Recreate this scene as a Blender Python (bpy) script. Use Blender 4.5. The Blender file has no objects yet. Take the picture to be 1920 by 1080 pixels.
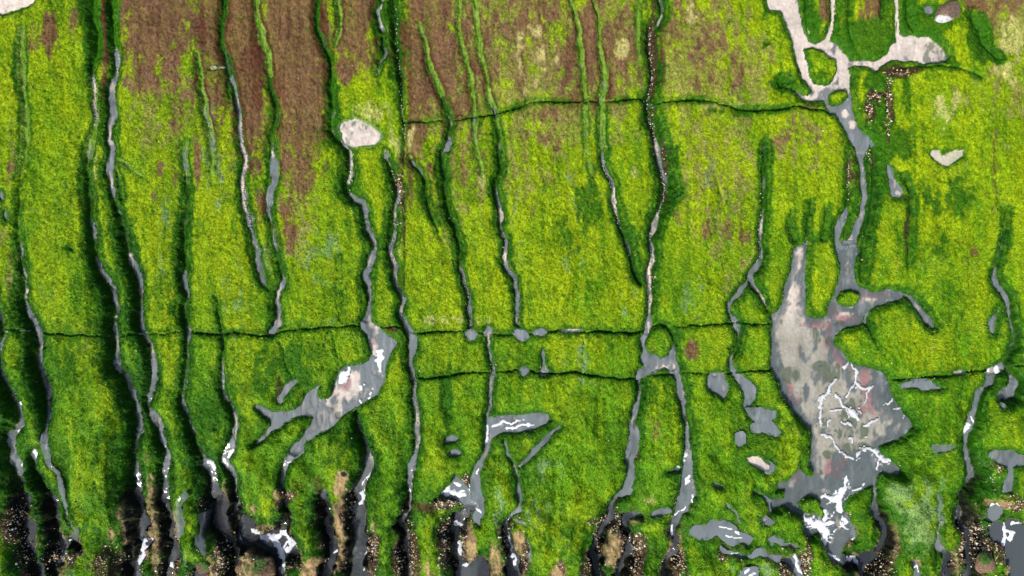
import bpy, math, random
import numpy as np
random.seed(7)
S = 0.02                     # metres per photo pixel on the reef top
HP = 1300.0                  # camera height in the same unit
scene = bpy.context.scene
# ---------------------------------------------------------------- camera, sky, sun, exposure
cd = bpy.data.cameras.new("camera"); cam = bpy.data.objects.new("camera", cd)
scene.collection.objects.link(cam); scene.camera = cam
cam.location = (0, 0, HP*S); cam.rotation_euler = (0, 0, 0)
cd.sensor_width = 36; cd.lens = 36*HP/1920; cd.clip_end = 2000; cd.clip_start = 0.5
SUN_EL, SUN_AZ = math.radians(47), math.radians(218)    # azimuth clockwise from +Y: from the lower left of the picture
w = bpy.data.worlds.new("World"); scene.world = w; w.use_nodes = True
nt = w.node_tree; bg = nt.nodes["Background"]; sk = nt.nodes.new("ShaderNodeTexSky")
sk.sky_type = 'NISHITA'; sk.sun_disc = False; sk.sun_elevation = SUN_EL; sk.sun_rotation = SUN_AZ
sk.air_density = 1.0; sk.dust_density = 3.0; sk.ozone_density = 1.0
nt.links.new(sk.outputs[0], bg.inputs[0]); bg.inputs[1].default_value = 0.125
sd = bpy.data.lights.new("sun", 'SUN'); so = bpy.data.objects.new("sun", sd); scene.collection.objects.link(so)
sd.energy = 4.1; sd.angle = math.radians(1.5); sd.color = (1.0, 0.95, 0.86)
so.rotation_euler = (math.pi/2-SUN_EL, 0, math.pi-SUN_AZ); so.location = (0, 0, 60)
scene.view_settings.view_transform = 'Standard'; scene.view_settings.look = 'None'
scene.view_settings.exposure = 0.32; scene.view_settings.gamma = 1.0

# ---------------------------------------------------------------- grid and noise
X0, X1, Y0, Y1, STEP = -330, 2250, -230, 1310, 1.6
nx = int((X1-X0)/STEP)+1; ny = int((Y1-Y0)/STEP)+1
gx = X0+np.arange(nx)*STEP; gy = Y0+np.arange(ny)*STEP
GX, GY = np.meshgrid(gx.astype(np.float32), gy.astype(np.float32))

def vn(cx, cy, seed, sx=0.0, sy=0.0):
    """smooth value noise in [-1, 1] with cells of cx by cy pixels"""
    r = np.random.RandomState(seed)
    ncx = int((X1-X0)/cx)+8; ncy = int((Y1-Y0)/cy)+8
    g = r.uniform(-1, 1, (ncy, ncx)).astype(np.float32)
    u = (GX+sx-X0)/cx+2; v = (GY+sy-Y0)/cy+2
    iu = np.clip(u.astype(int), 0, ncx-2); iv = np.clip(v.astype(int), 0, ncy-2)
    fu = np.clip(u-iu, 0, 1); fv = np.clip(v-iv, 0, 1); fu = fu*fu*(3-2*fu); fv = fv*fv*(3-2*fv)
    return (g[iv, iu]*(1-fu)*(1-fv)+g[iv, iu+1]*fu*(1-fv)+g[iv+1, iu]*(1-fu)*fv+g[iv+1, iu+1]*fu*fv)
def fbm(cx, cy, seed, octs=4, gain=0.55):
    t = 0; a = 1; n = 0
    for k in range(octs):
        t = t+a*vn(cx/2**k, cy/2**k, seed*31+k); n += a; a *= gain
    return t/n*1.5
def sstep(a, b, x):
    t = np.clip((x-a)/(b-a), 0, 1); return t*t*(3-2*t)

rag = sstep(880, 980, GY)
wx = GX+rag*(6.5*vn(24, 20, 200)+3*vn(11, 9, 201))+2.6*vn(22, 22, 1)+1.2*vn(8, 8, 2)+0.55*vn(4, 4, 21)       # warped coordinates: natural ragged outlines
wy = GY+rag*(5*vn(24, 20, 202)+3*vn(11, 9, 203))+2.6*vn(22, 22, 3)+1.2*vn(8, 8, 4)+0.55*vn(4, 4, 22)

WN_ = vn(24, 30, 90)+.5*vn(9, 11, 91); WN2 = vn(18, 24, 92)+.6*vn(7, 8, 93)
# ---------------------------------------------------------------- traced layout (x, y, floor half width, rim half width, depth)
CH = {
 'a0': [(-6,540,3,8,16),(-2,580,5,8,20),(2,620,5,8,26),(-8,660,5,10,34),(-2,695,6,11,36),(14,735,7,13,38),(30,770,8,15,40),(32,795,9,17,42),(14,815,7,15,42),(12,850,7,14,42),(26,885,8,16,42),(37,925,8,15,42),(38,960,8,14,42),(47,1000,8,14,42),(55,1040,8,14,42),(64,1095,9,15,42),(70,1300,10,16,42)],
 'a1': [(38,55,1,8,3),(40,110,2,10,8),(42,150,2,10,8),(46,200,2,10,6),(50,260,2,10,4),(40,350,1,9,3),(37,430,2,8,6),(42,480,2,9,10),(45,540,3,11,20),(43,565,3,12,28),(50,590,4,13,36),(61,620,6,15,40),(67,650,5,14,42),(66,680,6,15,42),(74,705,8,17,42),(81,725,7,15,40),(86,750,4,13,34),(88,775,4,11,26),(90,800,4,9,14),(88,830,5,8,6),(97,868,4.5,7,5),(112,885,4,6,4),(119,910,5,8,4),(124,945,5,8,4),(133,975,6,9,4),(144,1008,6,9,5)],
 'a2': [(60,853,8,12,22),(62,880,5,11,28),(74,903,5,13,32),(87,922,5,15,36),(94,950,7,15,38),(98,985,6,15,38),(107,1015,9,16,38),(112,1035,10,15,38),(104,1060,8,13,38),(97,1095,8,13,38),(95,1300,8,13,38)],
 'a3': [(110,1024,8,13,38),(135,1021,7,10,36),(158,1023,5,8,30)],
 'b': [(168,-230,3,14,20),(172,-20,3,17,20),(175,30,3,17,20),(181,70,3,14,18),(180,100,3,14,16),(172,130,3,8,12),(174,145,3.2,6,8),(180,170,3.4,7,8),(176,192,3.6,7,8),(181,215,3.6,6,6),(178,240,2,7,6),(166,275,2,8,8),(163,310,2,9,10),(166,360,2,10,13),(170,410,3,10,16),(173,450,3,12,20),(181,490,3,13,26),(192,520,3,15,32),(206,545,3,13,36),(211,570,4,13,38),(207,600,4,13,38),(209,625,4,12,38),(211,660,4,12,38),(216,690,6,15,36),(231,706,7,14,36),(240,730,6,13,36),(250,755,5,13,36),(256,790,4,12,36),(258,810,5,14,36),(251,830,5,12,38),(247,850,5,11,40),(249,880,5,11,42),(250,920,6,13,44),(252,960,6,14,44),(258,1000,8,16,44),(255,1025,11,18,44),(249,1050,10,13,44),(246,1095,10,13,44),(246,1300,10,13,44)],
 'b2': [(250,1030,6,10,44),(275,1020,7,10,42)],
 'c': [(204,-230,2,9,16),(206,-20,2,9,16),(211,40,2,11,16),(214,80,3,11,16),(219,105,7,11,14),(219,125,4,9,14),(212,145,5,10,14),(205,165,5.5,10,14),(208,190,5.5,10,14),(211,215,5.5,11,14),(206,240,5.5,11,14),(205,265,5.5,11,14),(208,285,5.5,11,14),(202,315,5,11,14),(207,335,4.6,11,14),(213,360,4.4,10,14),(217,380,2,10,16),(226,405,2,13,22),(232,435,2,16,28),(237,465,3,15,34),(244,490,6,17,36),(255,515,7,15,36),(260,545,6,13,36),(259,580,5,12,36),(262,610,6,12,36),(270,630,8,12,34),(280,655,6.5,12,34),(285,690,6,14,32),(283,720,6,14,30),(277,745,5,12,28),(275,765,3,10,26),(288,785,9,13,26),(298,800,8,11,28),(299,815,6,11,32),(303,835,5,11,36),(309,860,5,11,40),(305,890,5,10,42),(305,920,5,11,43),(306,960,5,12,44),(312,1000,6,13,44),(318,1040,6,12,44),(311,1070,9,13,44),(308,1300,9,13,44)],
 'd': [(348,265,2,6,5),(347,300,2,6,6),(350,330,2,7,8),(352,380,2,9,11),(345,430,2,12,15),(345,470,2,12,18),(347,500,2,12,20),(343,525,5,11,22),(346,542,5.5,10,24),(352,560,4.5,8,24),(345,575,3,11,24),(347,600,2,12,24),(353,622,4,8,20),(352,650,2,7,14),(350,690,2,9,16),(348,720,2,10,18),(342,750,2,10,22),(350,780,4,10,28),(358,800,4,10,32),(363,825,4,11,36),(372,850,5,12,40),(385,880,9,16,42),(395,905,6,15,44),(400,935,8,17,44),(410,965,9,18,44),(412,990,9,18,44),(420,1010,8,17,44),(433,1030,7,15,44),(440,1055,6,12,44),(438,1095,8,12,44),(440,1300,8,12,44)],
 'e': [(372,100,1,6,4),(376,130,2,7,7),(378,160,2,7,8),(384,195,3,7,8),(390,230,3,8,7),(396,262,3,8,6),(398,300,2,8,4),(402,350,1,8,2)],
 'f': [(418,-230,2,7,12),(420,-20,2,7,12),(420,30,2,7,12),(413,50,2,6,11),(415,80,2,7,11),(425,110,2,8,11),(433,140,3,8,11),(440,175,3,8,11),(446,200,4,8,11),(451,230,5.2,8,10),(453,270,5.4,9,10),(462,300,5.5,9,10),(455,335,5.5,9,10),(456,370,5.2,9,10),(462,398,4,9,9),(470,430,3,8,9),(477,465,3,8,9),(484,495,3,8,9),(493,530,3,8,8),(505,545,1,6,4)],
 'f2': [(428,150,1,4,5),(429,175,1,4,5),(434,205,1,3,3)],
 'f3': [(394,128,1,3,8),(410,126,1.5,3,8),(424,125,1,3,6)],
 'g': [(408,555,1,6,4),(414,600,2,6,6),(418,625,3,6,8),(421,660,2,5,8),(417,700,2,8,12),(421,740,2,10,18),(433,760,3,10,22),(441,790,5,9,24),(438,815,5,9,26),(430,845,6,10,28),(419,863,7,10,28),(426,882,4,11,30),(436,900,5,11,34),(438,930,4,11,38),(438,960,5,13,42),(446,985,10,18,44),(462,1003,14,22,44)],
 'h': [(481,-230,2,7,9),(482,-20,2,7,9),(485,40,2,7,9),(495,80,2,7,9),(503,110,2,7,9),(505,140,2,7,9),(508,165,2,7,10),(515,190,2,8,11),(518,220,2,9,11),(510,250,2,8,10),(508,280,3,8,10),(515,310,6,10,9),(513,340,5,10,9),(506,365,3,8,9),(505,400,3,9,9),(512,440,3,9,9),(520,480,2,9,10),(527,510,2,9,10),(530,532,4.5,8,12),(521,550,4.5,8,13),(520,575,5.5,9,14),(524,592,5,9,14),(521,605,9,12,14),(510,622,6,9,14)],
 'h2': [(524,640,1,4,4),(535,665,1,4,5),(541,690,1,5,5),(552,708,1,4,4)],
 'h3': [(556,716,5,8,9),(541,728,5.5,8,9),(528,748,4.5,7,9)],
 'i': [(598,-230,2,8,10),(597,-20,2,8,10),(595,20,2,8,10),(595,50,2,8,10),(602,75,2,8,10),(610,95,2,7,10),(617,112,2,6,12),(618,140,2,6,14),(622,170,2,8,14),(625,200,2,9,15),(622,230,2,10,16),(627,255,2,11,18),(648,275,2,10,18),(655,292,2,12,18),(656,325,4.5,14,18),(650,358,2,14,18),(665,372,6,14,18),(682,378,6.5,12,18),(685,395,6.5,12,18),(683,410,3,12,18),(690,425,5,13,18),(697,445,6.5,12,18),(703,460,4,10,16),(697,480,5,11,16),(690,500,4.3,11,16),(688,525,5,11,16),(692,545,5,11,16),(692,570,6,10,15),(690,590,8,11,14),(690,615,10,13,13)],
 'i2': [(635,-230,2,6,7),(635,-20,2,6,7),(637,30,2,7,8),(638,60,2,6,6),(627,85,1,5,5)],
 'j': [(720,-230,2,8,12),(718,-20,2,8,12),(708,20,3,10,12),(718,60,3,10,12),(722,90,3,10,12),(712,115,3,9,10),(706,135,2,7,6)],
 'k': [(738,-230,2,12,20),(738,-20,2,12,20),(742,30,2,11,20),(742,70,2,11,20),(745,100,2,12,20),(748,130,2,10,16),(750,160,1.5,5,12),(753,200,1.5,4,9),(757,235,1.5,4,9),(758,265,1.5,4,9),(756,300,1,4,8)],
 'l': [(722,285,2,6,7),(732,315,2,9,14),(742,340,2,10,16),(748,370,5,12,16),(741,388,4,12,16),(738,410,2,13,18),(737,430,2,13,18),(736,448,3,12,18),(729,465,4.5,10,16),(734,485,4,11,16),(741,500,5,10,16),(741,520,5,10,16),(745,540,4.6,9,16),(753,550,5,8,16),(755,570,7,10,15),(752,590,7,10,15),(760,610,9,12,14),(771,630,10,13,14),(775,650,9,12,14),(770,670,7,10,14),(769,690,6,9,14),(776,715,3.6,8,14),(777,745,5,10,14),(783,770,5,9,14),(783,800,5.3,9,14),(781,830,5.3,9,16),(775,870,5,9,18),(770,900,4,8,22),(767,930,4,9,28),(764,960,4,10,32),(757,990,5,12,36),(764,1010,6,12,40),(763,1040,6,12,42),(765,1095,6,12,42),(765,1300,6,12,42)],
 'm0': [(770,295,2,6,9),(775,308,4.6,7,10),(786,318,4,7,10),(795,340,2,9,11),(799,370,2,9,10),(810,400,2,8,7),(825,440,2,7,4),(840,470,1,6,2)],
 'm': [(788,45,2,5,3),(799,90,2,6,6),(802,115,2,7,8),(815,145,2,7,8),(826,175,2,8,9),(838,200,2,8,10),(846,230,2,10,11),(843,250,2,10,12),(842,266,6,9,13),(829,282,3,9,13),(827,300,2,9,13),(834,330,2,10,14),(832,350,2,10,14),(838,375,2,10,14),(845,410,2,10,14),(854,435,2,9,14),(864,460,2,9,14),(860,490,2,9,14),(865,510,4,9,14),(872,532,4.6,8,14),(878,552,4.2,8,14),(880,575,5,8,14),(880,600,4,7,14),(879,617,3,6,14)],
 'n': [(862,-20,1,5,3),(858,50,1,6,4),(866,80,2,6,5),(877,120,2,6,6),(885,170,2,6,6),(889,220,2,6,6),(892,270,2,6,4),(903,320,1,6,3)],
 'o': [(888,-20,1,5,3),(893,40,2,6,4),(899,80,2,6,5),(904,115,2,6,6),(914,150,2,6,7),(921,190,2,6,7),(930,220,2,7,8),(936,250,2,8,10),(938,290,2,9,12),(940,320,2,10,13),(930,340,2,9,14),(930,365,4,9,14),(938,400,4.6,9,14),(938,425,4.6,9,14),(948,450,5,8,13),(947,480,5.4,8,13),(953,505,6.5,9,13),(965,525,6.5,9,13),(970,550,5,8,13),(969,580,4,6,12),(970,608,2,5,10)],
 'p': [(1068,-230,2,5,4),(1070,-20,2,5,4),(1077,20,2,5,4),(1085,60,2,6,5),(1090,110,2,6,6),(1095,160,2,6,6),(1098,200,2,7,6),(1098,260,2,6,5),(1108,330,1,6,3)],
 'q': [(1108,-230,2,5,4),(1110,-20,2,5,4),(1120,30,2,5,4),(1122,70,2,5,5),(1125,100,2,6,6),(1135,140,2,7,8),(1129,180,2,8,8),(1126,220,2,8,9),(1130,270,2,7,9),(1132,300,3,8,10),(1135,320,4,8,12),(1147,345,4.5,8,12),(1151,375,5,9,12),(1157,400,4,9,13),(1162,420,2,10,14),(1174,450,2,10,14),(1185,480,2,10,14),(1191,510,2,9,14),(1200,532,2,6,12)],
 'r': [(1230,-230,2,10,14),(1238,-20,2,9,14),(1245,15,2,8,16),(1235,40,2,9,18),(1222,55,2,12,22),(1220,90,2,14,24),(1226,120,2,12,24),(1226,150,2,13,24),(1217,180,2,14,26),(1218,210,2,15,28),(1230,245,3,16,28),(1237,280,3,18,28),(1243,310,4.3,18,28),(1250,345,4,18,28),(1247,375,4,18,28),(1236,400,4,16,26),(1227,425,4,13,24),(1220,450,3,11,22),(1224,480,4.5,12,20),(1220,510,4,11,20),(1218,535,5,10,18),(1220,560,4.6,8,16),(1218,590,5,8,15),(1215,615,6.5,9,14),(1207,635,6,9,14)],
 's': [(1262,672,5,9,13),(1268,700,6,10,14),(1276,735,6,11,14),(1282,775,6,10,14),(1287,810,7,10,14),(1288,850,8,11,14),(1288,880,12,15,14),(1287,905,15,18,14),(1290,930,13,16,14),(1280,955,9,13,16),(1268,975,7,11,20),(1260,1000,6,11,26),(1265,1020,5,9,30),(1262,1045,4,10,36),(1250,1095,5,13,42),(1248,1300,5,13,42)],
 's2': [(1255,883,3,6,10),(1272,880,9,11,13)],
 't': [(1198,700,3,10,20),(1200,725,3,12,20),(1198,755,4.5,12,20),(1190,775,4,11,20),(1185,792,5,10,20),(1190,815,4.5,10,20),(1185,842,7,11,20),(1178,862,4,9,20),(1183,882,6,9,20),(1180,905,8,12,20),(1173,925,7,11,20),(1155,935,4,8,22),(1150,955,4,10,28),(1147,975,4,12,32),(1133,990,4,13,36),(1118,1010,5,14,40),(1111,1035,6,14,43),(1116,1060,9,15,44),(1120,1095,9,15,44),(1120,1300,9,15,44)],
 't2': [(1173,978,5,10,28),(1175,1005,5,12,36),(1183,1030,5,13,42),(1175,1055,7,14,44),(1165,1095,8,14,44),(1165,1300,8,14,44)],
 'u': [(1436,270,2,8,10),(1432,310,2,10,14),(1433,350,2,9,16),(1431,390,2,7,18),(1427,420,4,8,18),(1426,450,4,8,18),(1427,480,4,9,16),(1415,502,7,11,14),(1408,520,4,9,14),(1420,545,4.5,9,13),(1431,563,4,8,13),(1440,582,2,6,8)],
 'u2': [(1410,520,3,6,10),(1390,545,5,8,11),(1366,570,4.5,8,11),(1372,590,2,8,10),(1382,607,5,8,12),(1385,630,2,8,13),(1382,655,2,9,13),(1369,672,4,8,12),(1372,692,6,9,12),(1388,712,9,13,12),(1403,728,10,13,12),(1404,745,7,10,12),(1400,762,3,8,10)],
 'v': [(1888,395,1,6,8),(1881,430,2,7,9),(1880,460,2,7,10),(1871,490,3,8,12),(1867,515,4,8,12),(1870,535,6.5,9,13),(1881,552,6.5,10,14),(1890,570,5,10,16),(1896,600,4,10,20),(1904,630,3,10,24),(1900,655,3,10,26),(1896,675,3,10,28),(1887,690,8,12,26),(1866,698,8,12,24),(1856,718,8,11,20),(1838,740,7,10,18),(1829,762,6,10,18),(1824,785,7,12,20),(1815,805,8,12,22),(1812,822,6,10,26),(1815,845,5,11,32),(1825,870,5,13,38),(1830,895,5,14,40),(1817,920,5,14,42),(1807,942,6,14,42),(1811,970,6,14,44),(1823,1000,6,14,44),(1829,1040,6,14,44),(1829,1095,6,14,44),(1829,1300,6,14,44)],
 'v2': [(1893,690,3,9,28),(1906,718,5,13,30),(1899,738,9,14,30),(1881,746,6,10,24)],
 'v3': [(1871,582,4,7,8),(1861,602,5,8,8),(1861,626,4,7,8)],
 'x': [(1690,548,3,8,9),(1707,562,3,9,11),(1722,580,5,11,13),(1737,600,8,13,14),(1747,614,4,9,12),(1757,617,1,5,6)],
 'x2': [(1626,588,2,6,14),(1626,612,2,6,12),(1634,632,1,4,7),(1644,652,1,4,4)],
 'y': [(1636,262,1,11,8),(1641,300,1,12,12),(1641,345,1,12,13),(1636,390,1,12,12),(1628,430,1,11,12),(1622,475,1,11,11),(1619,520,1,11,9)],
 'y2': [(1617,262,15,20,13),(1615,290,8,14,15),(1618,320,6.5,12,16),(1620,350,6.5,12,16),(1621,380,6.5,13,16),(1616,405,6.5,12,16),(1609,425,7,12,15),(1602,445,9,13,14),(1592,470,17,20,13)],
 'y3': [(1590,285,1,8,6),(1594,330,1,8,8),(1595,365,1,8,9),(1588,392,3,7,10),(1580,405,5.5,9,12),(1573,425,6,9,12),(1571,450,6,9,12),(1577,468,8,11,12)],
 'y4': [(1697,330,1,6,8),(1706,362,1,8,9),(1709,400,1,8,8),(1706,440,1,8,7),(1700,500,1,7,4)],
 'z1': [(1488,395,1,5,5),(1484,425,1,7,9),(1486,448,2,8,10)],
 'z2': [(1524,375,1,5,6),(1517,405,1,6,9),(1515,440,2,6,11),(1512,456,3,6,11)],
 'z3': [(1551,385,1,5,5),(1546,425,1,7,8),(1539,448,1,6,7)],
 'z4': [(1660,240,1,6,6),(1665,205,1,5,7),(1662,170,1,5,8),(1668,142,1,5,8),(1684,128,1,5,8),(1720,122,1,5,7),(1790,127,1,5,6),(1835,142,1,5,4)],
 'z5': [(1625,205,1,6,6),(1633,180,1,7,8),(1648,170,1,7,8),(1660,178,1,6,6)],
 'z6': [(1822,25,1,12,14),(1838,62,2,13,14),(1850,92,2,12,11),(1872,112,1,9,5)],
 'z7': [(1512,-20,1,7,12),(1512,25,1,7,10),(1520,60,1,6,6)],
 'z8': [(1590,-20,1,5,10),(1590,40,1,5,9),(1600,80,1,6,5)],
 'z9': [(1655,-20,1,7,9),(1655,30,1,6,6)],
 'z10': [(1702,-20,1,8,12),(1705,25,1,9,12),(1712,60,1,5,5)],
 'c1': [(668,776,2,7,22),(672,800,3,11,34),(680,825,4,13,40),(690,850,7,13,40),(694,875,10,15,40),(681,900,10,15,40),(674,925,9,15,40),(670,950,11,19,43),(673,980,11,19,44),(672,1005,12,21,42),(671,1040,15,24,40),(671,1095,14,24,40),(671,1300,14,24,40)],
 'c2': [(608,922,2,6,20),(606,945,6,13,38),(611,970,6,14,42),(619,1000,6,14,44),(622,1030,8,14,44),(618,1060,9,13,40),(615,1095,9,13,40),(615,1300,9,13,40)],
 'c3': [(560,840,6,10,11),(548,852,5,9,12),(538,870,5,9,14),(532,888,4,8,16),(533,902,5,8,18),(538,916,4.5,8,20),(535,935,3,9,24),(540,955,5,10,28),(543,972,5,13,34),(530,990,6,16,40),(525,1010,12,20,44)],
 'c4': [(872,920,8,11,13),(880,945,8,12,18),(877,962,6,12,28),(862,975,7,14,36),(855,1000,9,14,42),(857,1030,6,13,44),(860,1060,9,14,44)],
 'c5': [(918,628,5,8,11),(917,650,3.6,7,11),(922,680,4,7,11),(925,700,4.3,7,11),(922,730,3.8,7,11),(918,760,4,7,11),(914,782,6,8,11)],
 'c6': [(1048,798,4.5,7,7),(1020,825,7,9,7),(1000,845,6,8,7),(985,862,5,7,7),(974,876,4,6,7)],
 'c7': [(947,825,3.5,5,7),(954,850,4,6,7),(964,872,4,6,8),(968,888,5,8,10),(968,905,5,8,11),(974,930,5.5,8,12),(971,955,5,8,14),(963,970,4,8,18),(956,985,4,9,26),(955,1010,6,11,34),(960,1045,9,14,38),(965,1095,12,17,40),(965,1300,12,17,40)],
 'c8': [(978,976,4,6,4),(989,985,4,6,4),(993,1010,4,6,4),(991,1050,3.6,5,4)],
 'c9': [(1643,918,4,8,14),(1644,950,4,10,22),(1653,980,5,12,28),(1661,1005,6,13,34),(1656,1030,5,13,38),(1645,1052,8,14,43),(1630,1095,9,15,44),(1630,1300,9,15,44)],
 'c10': [(1576,1052,5,8,16),(1592,1060,7,11,34),(1612,1058,8,12,42),(1645,1055,8,12,44)],
 'c11': [(1758,925,3.8,7,4),(1765,970,3.8,7,4),(1756,1010,3.8,7,5),(1766,1035,3,8,10),(1780,1052,3,12,26),(1776,1095,3,14,34),(1776,1300,3,14,34)],
 'c12': [(1350,1026,4.5,7,7),(1378,1037,5.5,8,8),(1405,1036,5,7,8),(1432,1034,5,7,8),(1455,1042,5,7,8),(1472,1048,6,8,9)],
 'c13': [(1412,921,4.5,7,8),(1438,931,5,8,9),(1448,948,6,9,11),(1470,945,8,11,12)],
 'c14': [(1443,1010,5,8,6),(1465,1012,5.5,8,6),(1497,1026,4.5,7,7)],
 'c15': [(350,925,3.8,6,3),(337,948,3.8,6,3),(341,975,6,9,4),(339,1000,6,8,4)],
 'c16': [(382,965,4.2,7,4),(379,995,4.5,7,4),(377,1035,4.2,6,4)],
 'c17': [(346,1025,4.2,6,3),(347,1060,4.2,6,3)],
 'c18': [(1018,657,3.8,6,8),(1019,680,5,8,9),(1020,694,9,12,9)],
 'c19': [(1805,712,1,4,3),(1800,738,2,5,4),(1787,757,1,4,3)],
 'c20': [(1362,945,4.2,6,5),(1376,955,4.2,6,5),(1387,975,4,6,5)],
 'c21': [(1092,630,1,5,2),(1093,690,1,5,2)],
 'c22': [(838,720,1,9,5),(836,760,1,9,5)],
 'c23': [(625,625,1,6,4),(633,660,1,6,4),(640,690,1,4,4)],
 'c24': [(1520,830,1,5,4),(1500,850,1,5,6)],
 'c25': [(632,480,2,7,3),(635,540,2,6,3),(637,600,1,5,4)],
 'c26': [(1140,-20,1,4,3),(1196,-20,1,6,4),(1194,60,1,6,4),(1198,120,1,5,2)],
 'c27': [(1338,290,1,7,1.2),(1345,340,1,7,1.8),(1362,400,1,9,1.2)],
 'c29': [(1263,668,1,6,10),(1266,645,2,8,11),(1258,618,2,7,10),(1240,607,1,6,10),(1220,612,1,5,10)],
 'st1': [(1564,-230,4.6,6,9),(1564,0,4.6,6,9),(1562,45,4.6,6,9),(1554,74,5,7,10)],
 'st2': [(1682,-230,4.6,6,9),(1684,0,4.6,6,9),(1687,40,4.6,6,9),(1687,72,5,7,10)],
 'c28': [(270,330,1,6,1),(215,300,1,5,7),(222,330,2,6,8),(226,370,2,8,10)],
}
CRACKS = [
 [(-330,614),(0,618),(20,620),(60,623),(150,628),(220,628),(280,627),(350,622),(400,626),(450,625),(500,627),(545,618),(620,613),(690,611)],
 [(700,613),(740,614),(780,624),(830,622),(870,620),(920,624),(975,628),(1010,623),(1070,621),(1130,621),(1190,621),(1225,612),(1280,611),(1340,607),(1385,607),(1440,608)],
 [(780,707),(840,704),(880,699),(940,695),(985,695),(1030,699),(1080,699),(1130,704),(1180,707),(1220,705),(1260,700),(1320,699),(1370,699),(1400,697),(1440,696),(1452,691)],
 [(1675,712),(1740,707),(1790,700),(1840,695),(1860,692)],[(1895,690),(1940,684),(2250,670)],
 [(758,226),(835,226),(860,222),(910,217),(940,210),(965,203),(1000,190),(1050,187),(1100,190),(1140,190),(1200,188),(1225,192),(1260,186),(1300,188),(1340,193),(1380,205),(1440,205),(1500,198),(1540,207),(1556,215)],
]
FAULT = [[(757,320),(759,420),(760,560)],[(1864,260),(1867,340),(1871,392)]]
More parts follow.
